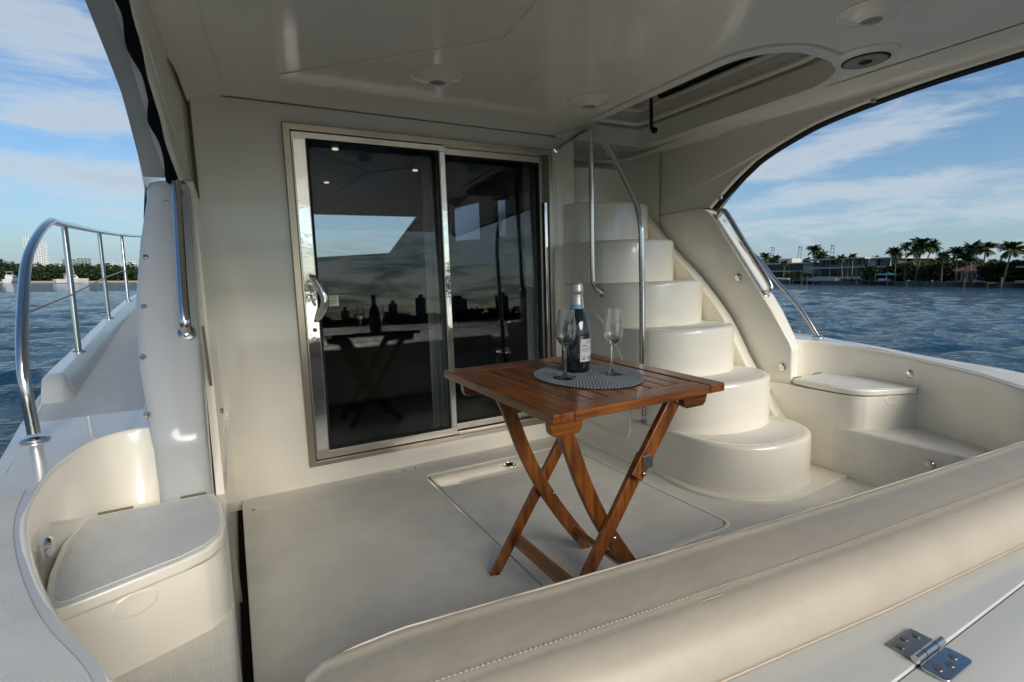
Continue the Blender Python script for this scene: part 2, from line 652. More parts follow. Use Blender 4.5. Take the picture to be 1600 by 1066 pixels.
# ================================================================== THE YACHT
yacht = empty('motor_yacht', (0, 0, 0), 'cream and white motor yacht cockpit with curved stairs, sliding door and stainless rails', 'yacht')
BOAT.append(yacht)
YB = 2.86       # aft face of the saloon bulkhead

# ---- cockpit floor with the recessed hatch
HX0, HX1, HY0, HY1 = 0.880, 1.795, 1.410, 2.640
fl = MB()
fl.prism([[(-0.030, -0.30), (2.715, -0.30), (2.715, YB + 0.03), (-0.030, YB + 0.03)], rr(HX0 - 0.006, HY0 - 0.006, HX1 + 0.006, HY1 + 0.006, 0.045)], XY, -0.06, 0.0)
floor = fl.build('cockpit_floor', 'nonskid_cream', yacht, bevel=0.004)
MB().box((-0.10, -0.32, -0.16), (2.76, YB, -0.062)).build('bilge_liner', 'dark_gap', floor)
hatch = MB().prism([rr(HX0, HY0, HX1, HY1, 0.04)], XY, -0.05, 0.003).build('floor_hatch', 'nonskid_cream', yacht, bevel=0.006, segs=3)
MB().prism([rr(HX0 - 0.024, HY0 - 0.024, HX1 + 0.024, HY1 + 0.024, 0.06), rr(HX0 - 0.007, HY0 - 0.007, HX1 + 0.007, HY1 + 0.007, 0.046)], XY, -0.01, 0.0035).build('hatch_rim', 'gelcoat_cream', hatch, bevel=0.003)
MB().prism([rr(HX0 + 0.004, HY1 - 0.20, HX1 - 0.004, HY1 - 0.004, 0.035)], XY, 0.0, 0.0042).build('hatch_border', 'gelcoat_cream', hatch)
lt = MB().lathe([(0.040, 0.0035), (0.040, 0.0065), (0.036, 0.008), (0.031, 0.008), (0.030, 0.005), (0.0, 0.005)], (1.341, 2.541, 0)).build('hatch_latch', 'stainless', hatch, smooth=30)
MB().box((1.322, 2.531, 0.005), (1.360, 2.551, 0.0085)).build('latch_ring', 'dark_gap', lt, bevel=0.002) if False else None
MB().lathe([(0.022, 0.005), (0.022, 0.0075), (0.0, 0.0075)], (1.341, 2.541, 0), 20).build('latch_pull', 'dark_gap', hatch)
for hx_ in (1.28, 1.69):
    MB().tube([(hx_, HY0 - 0.012, 0.003), (hx_ + 0.06, HY0 - 0.012, 0.003)], 0.0035).build('hatch_hinge', 'brushed_alu', hatch, smooth=40)
for (sx, sy) in ((0.018, 2.70), (0.795, 2.80), (0.862, 2.80), (1.93, 2.78)):
    MB().lathe([(0.007, 0), (0.007, 0.002), (0.0, 0.003)], (sx, sy, 0.0), 10).build('floor_screw', 'seam_grey', floor)

# ---- saloon bulkhead with the door opening
DX0, DX1, DZ0, DZ1 = 0.300, 1.880, 0.107, 1.872
bk_ = MB().prism([[(-0.16, -0.05), (2.06, -0.05), (2.06, 1.99), (-0.16, 1.99)], [(DX0 + 0.015, DZ0 + 0.015), (DX1 - 0.015, DZ0 + 0.015), (DX1 - 0.015, DZ1 - 0.015), (DX0 + 0.015, DZ1 - 0.015)]], XZ, YB, YB + 0.09)
bulkhead = bk_.build('bulkhead', 'gelcoat_cream', yacht, smooth=30)
MB().box((-0.098, YB - 0.008, 1.49), (-0.078, YB + 0.01, 1.962)).build('corner_trim', 'seam_grey', bulkhead)
MB().box((-0.08, YB - 0.002, 1.9605), (2.0, YB + 0.01, 1.964)).build('ceiling_joint', 'seam_grey', bulkhead)

# ---- sliding door
door = MB().prism([[(DX0, DZ0), (DX1, DZ0), (DX1, DZ1), (DX0, DZ1)], [(0.336, 0.135), (1.850, 0.135), (1.850, 1.838), (0.336, 1.838)]], XZ, YB - 0.022, YB + 0.085).build('door_frame', 'bronze_frame', yacht, bevel=0.004)
slide = MB().prism([[(0.338, 0.137), (1.156, 0.137), (1.156, 1.836), (0.338, 1.836)], [(0.408, 0.180), (1.117, 0.180), (1.117, 1.806), (0.408, 1.806)]], XZ, YB - 0.008, YB + 0.028).build('sliding_door', 'brushed_alu', yacht, bevel=0.003)
MB().box((0.345, YB - 0.0125, 0.19), (0.404, YB - 0.0085, 1.80)).build('polished_stile', 'chrome', slide, bevel=0.003)
MB().box((1.121, YB - 0.0125, 0.19), (1.152, YB - 0.0085, 1.80)).build('polished_stile', 'chrome', slide, bevel=0.003)
MB().prism([[(0.402, 0.174), (1.123, 0.174), (1.123, 1.812), (0.402, 1.812)], [(0.420, 0.198), (1.108, 0.198), (1.108, 1.796), (0.420, 1.796)]], XZ, YB - 0.003, YB + 0.004).build('glazing_gasket', 'black_rubber', slide)
RAKE = 0.030        # the glass leans forward at the top
raked = lambda x, z, y: (x, y + RAKE * (z - 0.18), z)
MB().prism([[(0.405, 0.178), (1.120, 0.178), (1.120, 1.81), (0.405, 1.81)]], raked, YB + 0.004, YB + 0.010).build('door_pane', 'tinted_glass', slide)
fixed = MB().prism([[(1.157, 0.150), (1.849, 0.150), (1.849, 1.837), (1.157, 1.837)], [(1.168, 0.190), (1.815, 0.190), (1.815, 1.800), (1.168, 1.800)]], XZ, YB + 0.036, YB + 0.064).build('fixed_door', 'brushed_alu', yacht, bevel=0.003)
MB().prism([[(1.16, 0.18), (1.83, 0.18), (1.83, 1.81), (1.16, 1.81)]], raked, YB + 0.044, YB + 0.050).build('door_pane', 'tinted_glass', fixed)
MB().prism([[(1.160, 0.180), (1.823, 0.180), (1.823, 1.808), (1.160, 1.808)], [(1.166, 0.205), (1.798, 0.205), (1.798, 1.788), (1.166, 1.788)]], XZ, YB + 0.038, YB + 0.043).build('glazing_gasket', 'black_rubber', fixed)
MB().box((1.822, YB - 0.006, 0.5), (1.846, YB + 0.034, 1.55)).build('jamb_strip', 'chrome', fixed, bevel=0.004)
for k in range(4):
    MB().box((1.158, YB - 0.016 + 0.014 * k, 0.137), (1.848, YB - 0.010 + 0.014 * k, 0.150 - 0.002 * k)).build('sill_track', 'brushed_alu', door)
hp = [(0.378, YB - 0.012, 1.120), (0.392, YB - 0.040, 1.105), (0.420, YB - 0.058, 1.055), (0.432, YB - 0.064, 1.000), (0.424, YB - 0.058, 0.945), (0.400, YB - 0.042, 0.900), (0.386, YB - 0.014, 0.885)]
hc = catmull(hp, 6)
hr = [0.010 + 0.012 * math.sin(math.pi * i / (len(hc) - 1)) for i in range(len(hc))]
MB().tube(hc, hr, 14).build('door_handle', 'chrome', slide, smooth=60)
MB().prism([rr(0.352, 0.800, 0.402, 1.135, 0.018)], XZ, YB - 0.018, YB - 0.012).build('handle_plate', 'chrome', slide, bevel=0.002)
MB().tube([(0.372, YB - 0.018, 1.02), (0.380, YB - 0.034, 1.00), (0.390, YB - 0.034, 0.965)], 0.006, 8).build('lock_lever', 'stainless', slide, smooth=40)
MB().lathe([(0.011, 0), (0.011, 0.006), (0, 0.006)], (0.380, YB - 0.018, 0.838), 14, Matrix.Rotation(R(90), 4, 'X')).build('key_barrel', 'seam_grey', slide)
SY = YB + RAKE * 0.80 + 0.0035
stk = MB().box((0.447, SY - 0.002, 0.955), (0.517, SY + 0.002, 1.012)).build('door_sticker', 'sticker', slide)
sp_ = MB()
sp_.box((0.449, SY - 0.0032, 0.997), (0.508, SY - 0.0022, 1.009))
sp_.build('sticker_heading', 'sticker_head', slide)
sp_ = MB()
for k, wd in enumerate((0.054, 0.058, 0.050, 0.040)):
    sp_.box((0.452, SY - 0.0032, 0.987 - 0.009 * k), (0.452 + wd, SY - 0.0022, 0.990 - 0.009 * k))
sp_.build('sticker_print', 'print_ink', slide)

# ---- saloon behind the glass
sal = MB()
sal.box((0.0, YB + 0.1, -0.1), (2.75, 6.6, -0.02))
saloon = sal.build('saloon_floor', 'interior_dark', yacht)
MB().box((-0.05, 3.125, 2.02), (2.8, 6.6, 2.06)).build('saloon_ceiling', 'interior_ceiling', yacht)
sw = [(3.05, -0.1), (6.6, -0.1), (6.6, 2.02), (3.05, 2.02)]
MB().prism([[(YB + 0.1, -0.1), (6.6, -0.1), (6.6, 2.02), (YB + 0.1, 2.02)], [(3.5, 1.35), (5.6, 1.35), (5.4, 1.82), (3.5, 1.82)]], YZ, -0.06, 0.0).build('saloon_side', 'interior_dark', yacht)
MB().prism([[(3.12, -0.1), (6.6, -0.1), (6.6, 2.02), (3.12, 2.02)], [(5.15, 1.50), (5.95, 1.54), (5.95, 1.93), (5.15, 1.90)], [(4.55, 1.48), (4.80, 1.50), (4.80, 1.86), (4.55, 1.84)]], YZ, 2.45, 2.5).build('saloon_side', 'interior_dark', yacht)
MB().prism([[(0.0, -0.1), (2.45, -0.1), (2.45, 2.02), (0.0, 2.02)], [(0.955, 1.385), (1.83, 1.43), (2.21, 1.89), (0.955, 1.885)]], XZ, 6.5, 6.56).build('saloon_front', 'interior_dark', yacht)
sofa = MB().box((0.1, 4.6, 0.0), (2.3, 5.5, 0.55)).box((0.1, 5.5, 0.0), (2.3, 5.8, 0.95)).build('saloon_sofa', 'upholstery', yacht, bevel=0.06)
for (cx0, cx1) in ((1.06, 1.20), (1.76, 1.93)):
    rows = []
    for j in range(41):
        u = j / 40
        rows.append([(cx0 + (cx1 - cx0) * u, 3.00 + 0.022 * math.sin(u * 26), z) for z in (0.03, 1.0, 1.95)])
    MB().grid(rows).build('saloon_curtain', 'curtain', yacht, smooth=60, solid=0.003)
for (lx, ly) in ((0.75, 3.9), (1.5, 4.4), (0.9, 5.2), (1.9, 3.7)):
    MB().lathe([(0.022, 2.012), (0.022, 2.0195), (0, 2.0195)], (lx, ly, 0), 16).build('saloon_downlight', 'lamp_glow', yacht)

# ---- curved staircase: six D-shaped steps stacked to the flybridge
SX, SR = 2.315, 0.352
RISE, GOING = 0.257, 0.236
stair = MB().prism([[(1.985, 2.1), (2.715, 1.9), (2.715, 3.05), (1.985, 3.05)]], XY, -0.03, 0.02).build('staircase', 'gelcoat_cream', yacht)


def step_outline(y_c, r, grow=0.0):
    pts = []
    for k in range(33):
        a = R(180 + 180 * k / 32)
        ca, sa = math.cos(a), math.sin(a)
        e = 0.86
        pts.append((SX + (r + grow) * math.copysign(abs(ca) ** e, ca), y_c + (r + grow) * math.copysign(abs(sa) ** e, sa)))
    return pts


for k in range(7):
    yc = 1.80 + GOING * k
    z1 = RISE * (k + 1)
    z0 = max(0.0, z1 - RISE - 0.004) if k else 0.0
    out = step_outline(yc, SR) + [(SX + SR, 3.08), (SX - SR, 3.08)]
    n = len(out)
    # rows from foot to tread with a rounded nosing
    prof = [(0.0, z0), (0.0, z1 - 0.022), (-0.002, z1 - 0.012), (-0.008, z1 - 0.004), (-0.016, z1), (-0.034, z1 + 0.0005), (-0.040, z1 - 0.002)]
    if k == 0:
        prof = [(0.030, 0.002), (0.012, 0.005), (0.003, 0.016), (0.0, 0.035)] + prof[1:]
    v, f = [], []
    for (g, z) in prof:
        o_ = step_outline(yc, SR, g) + [(SX + SR + g, 3.08), (SX - SR - g, 3.08)]
        v += [(p[0], p[1], z) for p in o_]
    for i in range(len(prof) - 1):
        for j in range(n):
            f.append((i * n + j, i * n + (j + 1) % n, (i + 1) * n + (j + 1) % n, (i + 1) * n + j))
    top = (len(prof) - 1) * n
    f.append(tuple(top + j for j in range(n)))
    st = obj('step', v, f, 'gelcoat_cream', stair, smooth=40)
    tr = step_outline(yc, SR, -0.042) + [(SX + SR - 0.042, 2.03 + GOING * k), (SX - SR + 0.042, 2.03 + GOING * k)]
    if k < 6:
        MB().prism([tr], XY, z1 - 0.004, z1 - 0.0012).build('step_tread', 'nonskid_cream', stair)
# flange under the first step, stringer against the wing
fo = [(p[0], p[1]) for p in step_outline(1.80, SR, 0.05)]
fo = [q for q in fo if q[0] < 2.45] + [(2.50, 1.415), (2.712, 1.415), (2.712, 2.0), (1.94, 2.0)]
MB().prism([fo], XY, -0.01, 0.014).build('stair_flange', 'gelcoat_cream', stair, bevel=0.006, segs=3)
stringer = catmull([(1.70, 0.16, 0), (1.97, 0.52, 0), (2.14, 0.79, 0), (2.37, 1.04, 0), (2.60, 1.24, 0), (2.86, 1.50, 0)], 5)
MB().prism([[(p.x, p.y) for p in stringer] + [(3.05, 1.50), (3.05, 0.0), (1.70, 0.0)]], YZ, 2.64, 2.724).build('stair_stringer', 'gelcoat_cream', stair, bevel=0.01)
# side hatch in the stair wall: raised bead around a rounded panel
side = catmull([(2.70, 0.862, 0), (2.60, 0.868, 0), (2.52, 0.845, 0), (2.36, 0.70, 0), (2.26, 0.55, 0), (2.222, 0.42, 0), (2.215, 0.20, 0), (2.235, 0.155, 0), (2.28, 0.135, 0), (2.64, 0.150, 0), (2.715, 0.17, 0), (2.74, 0.22, 0), (2.74, 0.80, 0), (2.73, 0.84, 0)], 4)
XS = SX - SR
bead = [(XS - 0.002, p.x, p.y) for p in side]
MB().tube(bead + [bead[0]], 0.007, 8, caps=False).build('side_hatch_bead', 'gelcoat_cream', stair, smooth=60)
MB().prism([[(p.x, p.y) for p in side]], YZ, XS - 0.004, XS + 0.004).build('side_hatch', 'gelcoat_cream', stair)
# back wall of the stair well and its curved trunk
rows = []
for k in range(13):
    a = R(90 * k / 12)
    rows.append([(2.45 + 0.29 * math.sin(a), 3.08 - 0.30 + 0.30 * math.cos(a), z) for z in (1.2, 1.6, 2.4)])
rows = [[(1.88, 3.08, z) for z in (1.2, 1.6, 2.4)]] + rows
MB().grid(rows).build('stairwell_wall', 'gelcoat_cream', yacht, smooth=40)
MB().box((1.915, YB - 0.004, 0.0), (1.972, 3.09, 1.962)).build('door_post', 'gelcoat_cream', yacht, bevel=0.008)
MB().tube(catmull([(1.98, 2.99, 1.90), (2.25, 3.04, 1.885), (2.45, 3.04, 1.885), (2.62, 2.97, 1.90), (2.70, 2.80, 1.93), (2.70, 2.4, 1.96)], 6), 0.016, 8).build('stairwell_moulding', 'gelcoat_cream', yacht, smooth=50)

# stair hand rail
rail = MB().tube(catmull([(1.95, 2.10, 0.30), (1.95, 2.10, 0.9), (1.945, 2.10, 1.22), (1.943, 2.105, 1.34), (1.940, 2.135, 1.445), (1.937, 2.185, 1.535), (1.933, 2.285, 1.685), (1.93, 2.37, 1.80), (1.93, 2.435, 1.875), (1.93, 2.50, 1.918), (1.927, 2.58, 1.925), (1.925, 2.70, 1.908), (1.925, YB - 0.002, 1.885)], 7), 0.0165, 14).build('stair_handrail', 'stainless', yacht, smooth=60)
MB().tube(catmull([(1.93, 2.505, 1.925), (1.93, 2.505, 1.5), (1.93, 2.505, 1.10), (1.935, 2.50, 1.03), (1.945, 2.475, 0.99), (1.968, 2.46, 0.965)], 6), 0.0150, 14).build('handrail_post', 'stainless', rail, smooth=60)
MB().lathe([(0.026, 0), (0.026, 0.006), (0.018, 0.010), (0, 0.010)], (1.925, YB - 0.001, 1.885), 20, Matrix.Rotation(R(90), 4, 'X')).build('rail_flange', 'stainless', rail, smooth=30)
MB().lathe([(0.024, 0), (0.024, 0.006), (0.018, 0.010), (0, 0.010)], (1.969, 2.46, 0.965), 20, Matrix.Rotation(R(-90), 4, 'Y')).build('rail_flange', 'stainless', rail, smooth=30)
MB().lathe([(0.026, 0), (0.026, 0.006), (0.018, 0.010), (0, 0.010)], (1.95, 2.10, 0.258), 20).build('rail_flange', 'stainless', rail, smooth=30)

# ---- hardtop: underside with stair opening, lamps, speaker
CZ = 1.965
opening = rr(1.945, 1.375, 2.600, 2.84, [0.30, 0.05, 0.05, 0.24], 8)
hard = MB().prism([[(-0.22, -1.0), (2.88, -1.0), (2.86, 0.6), (2.76, 1.9), (2.76, 3.12), (-0.10, 3.12), (-0.10, 1.9), (-0.20, 0.6)], opening], XY, CZ, CZ + 0.12).build('hardtop', 'gelcoat_ceiling', yacht, smooth=30)
rim = [Vector((p[0], p[1], CZ - 0.004)) for p in opening]
MB().prism([rr(1.890, 1.320, 2.655, 2.85, [0.34, 0.05, 0.05, 0.28], 8), opening], XY, CZ - 0.012, CZ + 0.001).build('opening_rim', 'gelcoat_ceiling', hard, bevel=0.010, segs=3)
trunk = MB()
for i in range(len(opening)):
    p, q = opening[i], opening[(i + 1) % len(opening)]
    trunk.add([(p[0], p[1], CZ + 0.10), (q[0], q[1], CZ + 0.10), (q[0], q[1], 2.42), (p[0], p[1], 2.42)], [(0, 1, 2, 3)])
trunk.build('stair_trunk', 'gelcoat_ceiling', hard, smooth=40)
for zt in (2.10, 2.19):
    MB().tube([(p[0] + (2.27 - p[0]) * 0.03, p[1] + (2.1 - p[1]) * 0.02, zt) for p in opening] + [(opening[0][0] + (2.27 - opening[0][0]) * 0.03, opening[0][1] + (2.1 - opening[0][1]) * 0.02, zt)], 0.016, 8, caps=False).build('trunk_moulding', 'gelcoat_ceiling', hard, smooth=60)
MB().prism([rr(1.90, 1.33, 2.65, 2.9, 0.2)], XY, 2.40, 2.44).build('flybridge_hatch', 'gelcoat_ceiling', hard)
MB().box((2.560, 1.72, 2.212), (2.597, 2.62, 2.285)).build('hatch_pane', 'black_gloss', hard, bevel=0.006)
stt = MB().tube([(2.30, 2.405, 2.38), (2.30, 2.400, 1.93)], 0.011, 10).build('hatch_strut', 'black_rubber', hard, smooth=40)
MB().lathe([(0.0, -0.018), (0.016, -0.012), (0.02, 0), (0.016, 0.012), (0.0, 0.018)], (2.32, 2.395, 1.925), 12, Matrix.Rotation(R(90), 4, 'Y')).build('strut_pivot', 'black_rubber', hard, smooth=60)
MB().lathe([(0.0, -0.014), (0.012, -0.010), (0.015, 0)], (1.93, 2.74, CZ), 14).build('courtesy_lamp', 'chrome', hard, smooth=60)

for (lx, ly) in ((0.880, 2.230), (1.702, 2.224), (2.063, 1.075)):
    lp = MB().lathe([(0.112, CZ + 0.002), (0.112, CZ - 0.004), (0.104, CZ - 0.008), (0.090, CZ - 0.007), (0.046, CZ - 0.030), (0.036, CZ - 0.033), (0.034, CZ - 0.026), (0.0, CZ - 0.026)], (lx, ly, 0), 36).build('ceiling_lamp', 'gelcoat_ceiling', hard, smooth=35)
    MB().lathe([(0.033, CZ - 0.0262), (0.033, CZ - 0.0275), (0, CZ - 0.0285)], (lx, ly, 0), 24).build('lamp_lens', 'speaker_cloth', hard, smooth=30)
spk = MB().lathe([(0.125, CZ + 0.002), (0.120, CZ - 0.010), (0.090, CZ - 0.022), (0.0, CZ - 0.022)], (2.449, 1.291, 0), 36).build('speaker_housing', 'gelcoat_ceiling', hard, smooth=35)
MB().lathe([(0.088, CZ - 0.021), (0.088, CZ - 0.0245), (0.080, CZ - 0.0265), (0, CZ - 0.0265)], (2.449, 1.291, 0), 36).build('speaker_ring', 'black_rubber', hard, smooth=35)
MB().lathe([(0.080, CZ - 0.026), (0.076, CZ - 0.030), (0.03, CZ - 0.028), (0.0, CZ - 0.028)], (2.449, 1.291, 0), 36).build('speaker_cone', 'speaker_cloth', hard, smooth=35)
MB().lathe([(0.026, CZ - 0.0275), (0.022, CZ - 0.032), (0, CZ - 0.035)], (2.449, 1.291, 0), 20).build('speaker_dome', 'black_rubber', hard, smooth=60)
# reflections in the glossy hardtop underside, built as low raised strips
for pts in ([(0.28, 2.50), (1.00, 1.80)], [(1.00, 1.80), (0.97, 1.45), (0.90, 1.1)], [(1.26, 2.44), (1.32, 2.06), (1.06, 1.80)]):
    for (p, q) in zip(pts, pts[1:]):
        p, q = Vector(p), Vector(q)
        d_ = (q - p).normalized()
        nn = Vector((-d_.y, d_.x)) * 0.022
        MB().prism([[tuple(p - nn), tuple(q - nn), tuple(q + nn), tuple(p + nn)]], XY, CZ - 0.005, CZ + 0.001).build('reflection_strip', 'gelcoat_ceiling', hard, bevel=0.005, segs=3)

# ---- both sides, port built and starboard mirrored about the centreline x = 1.33
ARCH = [(2.372, 1.487), (2.25, 1.603), (2.13, 1.690), (2.03, 1.748), (1.85, 1.812), (1.66, 1.858), (1.30, 1.900), (0.88, 1.920), (0.40, 1.928), (-0.30, 1.932), (-1.02, 1.934)]
arch_c = [(p.x, p.y) for p in catmull([(a, b_, 0) for a, b_ in ARCH], 4)]
deck_z = lambda y: interp(y, [(-0.5, 0.53), (0.45, 0.54), (0.82, 0.56), (0.99, 0.58), (1.34, 0.605), (1.55, 0.628), (1.90, 0.65), (2.4, 0.66), (3.3, 0.69), (5.0, 0.78), (6.5, 0.88), (9.0, 1.05)])
deck_o = lambda y: interp(y, [(-0.5, -0.42), (0.5, -0.48), (1.2, -0.515), (1.61, -0.54), (1.9, -0.578), (2.28, -0.64), (2.7, -0.70), (3.2, -0.745), (4.0, -0.81), (5.3, -0.91), (6.6, -0.97), (9.0, -0.95)])


def side_mouldings(S):
    """S = +1 port as measured, -1 starboard mirror"""
    mx = (lambda x: x) if S > 0 else (lambda x: 2.66 - x)
    T = lambda f: (lambda a, b_, c: f(mx(a), b_, c))
    XYs = lambda x, y, z: (mx(x), y, z)
    YZs = lambda y, z, x: (mx(x), y, z)
    mp = lambda P: [(mx(p[0]), p[1], p[2]) for p in P]
    # lower side: wall to the floor, seat locker, lower step
    lock = MB().prism([[(-0.052, 2.93), (-0.060, 1.62), *[(p.x, p.y) for p in catmull([(-0.058, 1.50, 0), (-0.066, 1.43, 0), (-0.092, 1.385, 0), (-0.14, 1.355, 0), (-0.34, 1.275, 0), (-0.47, 1.235, 0)], 5)], (-0.52, 1.9), (-0.40, 2.93)]], XYs, -0.1, 0.428).build('locker_box', 'gelcoat_cream', yacht, bevel=0.02, segs=3)
    MB().prism([[(-0.050, -0.3), (-0.052, 1.2), (-0.0612, 1.64), (-0.52, 1.64), (-0.44, -0.3)]], XYs, -0.1, 0.258).build('side_step', 'nonskid_cream', yacht, bevel=0.015, segs=3)
    lid = MB().prism([[(-0.092, 1.752), (-0.066, 1.64), (-0.056, 1.50), (-0.066, 1.42), (-0.092, 1.375), (-0.14, 1.343), (-0.335, 1.262), (-0.360, 1.262), (-0.378, 1.30), (-0.402, 1.44), (-0.415, 1.60), (-0.400, 1.75)]], XYs, 0.432, 0.462).build('locker_lid', 'gelcoat_cream', yacht, bevel=0.008, segs=3)
    MB().prism([[(-0.105, 1.735), (-0.082, 1.63), (-0.072, 1.50), (-0.080, 1.43), (-0.105, 1.392), (-0.15, 1.362), (-0.335, 1.285), (-0.352, 1.288), (-0.365, 1.32), (-0.386, 1.44), (-0.398, 1.60), (-0.385, 1.735)]], XYs, 0.455, 0.4635).build('lid_pad', 'nonskid_lid', lid)
    for (a, b_) in ((-0.37, -0.29), (-0.175, -0.11)):
        MB().tube(mp([(a, 1.757, 0.463), (b_, 1.757, 0.463)]), 0.0035, 8).build('lid_hinge', 'seam_grey', lid)
    # finger scoop under the lid: a dished disc against the locker face
    MB().lathe([(0.046, -0.001), (0.042, 0.002), (0.036, 0.0028), (0.030, 0.002), (0.015, 0.0008), (0.0, 0.0006)], (mx(-0.235), 1.3165, 0.402), 24, Matrix.Rotation(R(21.8 * S), 4, 'Z') @ Matrix.Rotation(R(90), 4, 'X') @ Matrix.Scale(0.62, 4, (0, 1, 0))).build('finger_scoop', 'gelcoat_cream', lock, smooth=50)
    # riser between locker and side deck: concave, swept round the rim
    rimc = catmull([(-0.100, 1.84, 0.65), (-0.20, 1.905, 0.65), (-0.30, 1.925, 0.65), (-0.385, 1.855, 0.646), (-0.432, 1.66, 0.634), (-0.420, 1.43, 0.615), (-0.365, 1.22, 0.597), (-0.280, 1.00, 0.58), (-0.185, 0.82, 0.56), (-0.120, 0.60, 0.548), (-0.090, 0.30, 0.54), (-0.09, -0.3, 0.53)], 8)
    ctr = Vector((-0.06, 1.45, 0))
    rows = []
    for i, p in enumerate(rimc):
        tn = rimc[min(i + 1, len(rimc) - 1)] - rimc[max(i - 1, 0)]
        nin = Vector((-tn.y, tn.x, 0)).normalized()
        back = max(0.0, min(1.0, (p.y - 1.55) / 0.3))
        row = []
        for (ins, dz) in ((-0.006, -0.001), (0.0, 0.0005), (0.004, -0.003), (0.008, -0.012), (0.012, -0.05), (0.012 + 0.01 * back, -0.10), (0.012 + 0.02 * back, -0.15), (0.014 + 0.03 * back, -0.19), (0.016 + 0.04 * back, -0.215), (0.016 + 0.045 * back, -0.24), (0.016 + 0.045 * back, -0.42)):
            row.append((mx(p.x + nin.x * ins), p.y + nin.y * ins, p.z + dz))
        rows.append(row)
    MB().grid(rows).build('coaming_riser', 'gelcoat_cream', yacht, smooth=60)
    # aft coaming top (non-skid) as far as the wing
    ys = [-0.3 + 0.1 * k for k in range(26)]
    outer = [(deck_o(y), y) for y in ys if y <= 2.2]
    inner = [(p.x - 0.0, p.y) for p in rimc]
    poly = outer + [(deck_o(2.2), 2.2), (-0.10, 2.2)] + inner
    coam = MB().prism([poly], lambda x, y, z: (mx(x), y, deck_z(y) + z), -0.03, 0.0).build('aft_coaming', 'gelcoat_white', yacht)
    pin = [(p.x - 0.016, p.y) for p in rimc if p.y < 1.56 and p.x < -0.05]
    pout = [(deck_o(y) + 0.03, y) for y in ys if y <= pin[0][1]]
    MB().prism([pout + pin], lambda x, y, z: (mx(x), y, deck_z(y) + z), -0.004, 0.0022).build('coaming_nonskid', 'nonskid_white', coam)
    if S > 0:
        rows = []
        for k in range(22):
            y = 1.93 + 0.09 * k
            fl_ = 0.055 * min(1.0, 0.02 + (y - 1.93) / 0.35)
            rows.append([(mx(-0.252 - fl_ * (1 - math.sin(R(a_)))), y, deck_z(y) + 0.003 + fl_ * (1 - math.cos(R(a_)))) for a_ in (0, 15, 30, 45, 60, 75, 90)])
        MB().grid(rows).build('wing_fillet', 'gelcoat_white', coam, smooth=70)
    # forward side deck
    rows = []
    for k in range(30):
        y = 2.2 + 0.235 * k
        rows.append([(mx(deck_o(y) + (-0.20 - 0.02 * (y - 2.4) - deck_o(y)) * u), y, deck_z(y)) for u in (0, 0.25, 0.5, 0.75, 1.0)])
    MB().grid(rows).build('side_deck', 'nonskid_white', yacht, smooth=60)
    # topsides
    rows = []
    for k in range(42):
        y = -0.4 + 0.235 * k
        xo, z = deck_o(y), deck_z(y)
        rows.append([(mx(xo + 0.03), y, z + 0.001), (mx(xo + 0.006), y, z - 0.002), (mx(xo - 0.004), y, z - 0.012), (mx(xo - 0.01), y, z - 0.05), (mx(xo - 0.005), y, z - 0.2), (mx(xo + 0.12), y, -0.85)])
    MB().grid(rows).build('hull_side', 'gelcoat_white', yacht, smooth=50)
    # toe rail
    rows = []
    for k in range(29):
        y = 2.50 + (0.06 * k if k < 4 else 0.24 + 0.25 * (k - 4))
        xo, z = deck_o(y) + 0.022, deck_z(y)
        h = 0.086 * min(1.0, (y - 2.50) / 0.12)
        w = 0.072
        rows.append([(mx(xo - 0.008), y, z - 0.01), (mx(xo), y, z + h * 0.85), (mx(xo + 0.012), y, z + h), (mx(xo + w - 0.014), y, z + h), (mx(xo + w), y, z + h * 0.85), (mx(xo + w + 0.03), y, z - 0.002)])
    MB().grid(rows).build('toe_rail', 'gelcoat_white', yacht, smooth=35)
    # wing: the sloping pillar between side deck and cockpit
    path = [(1.765, 0.30), (1.765, 0.50), (1.766, 0.61), (1.768, 0.635), (1.785, 0.668), (1.90, 0.845), (2.05, 1.05), (2.20, 1.255), (2.31, 1.405), (2.345, 1.45), (2.39, 1.478), (2.45, 1.49), (2.60, 1.49), (2.95, 1.49)]
    xo_w = lambda z, y: -0.232 - 0.037 * math.sin(max(0, min(1, (z - 0.62) / 0.80)) * math.pi)
    rows = []
    for i, (y, z) in enumerate(path):
        a, b_ = path[max(i - 1, 0)], path[min(i + 1, len(path) - 1)]
        ty, tz = b_[0] - a[0], b_[1] - a[1]
        L = math.hypot(ty, tz)
        ny, nz_ = tz / L, -ty / L               # into the wing
        xi, xo = -0.093, xo_w(z, y) + (0 if S > 0 else 0.045)
        row = [(mx(xi), 2.98, min(z, 1.489))]
        for (dx, ins) in (((0.0, 0.030), (-0.003, 0.016), (-0.012, 0.005), (-0.028, 0.0)) if S > 0 else ((0.0, 0.010), (-0.001, 0.006), (-0.004, 0.002), (-0.009, 0.0))):
            row.append((mx(xi + dx), y + ny * ins, z + nz_ * ins))
        for u in (0.25, 0.5, 0.75):
            row.append((mx(xi - 0.028 + (xo + 0.028 - xi + 0.028) * u), y - ny * 0.004 * math.sin(u * math.pi), z - nz_ * 0.004 * math.sin(u * math.pi)))
        for (dx, ins) in ((0.028, 0.0), (0.012, 0.006), (0.003, 0.018), (0.0, 0.034)):
            row.append((mx(xo + dx), y + ny * ins, z + nz_ * ins))
        row.append((mx(xo - 0.02), 3.3, min(z, 1.489)))
        rows.append(row)
    wing = MB().grid(rows).build('wing', 'gelcoat_white' if S > 0 else 'gelcoat_cream', yacht, smooth=50)
    if S > 0:
        wing['label'] = 'white sloping wing pillar'
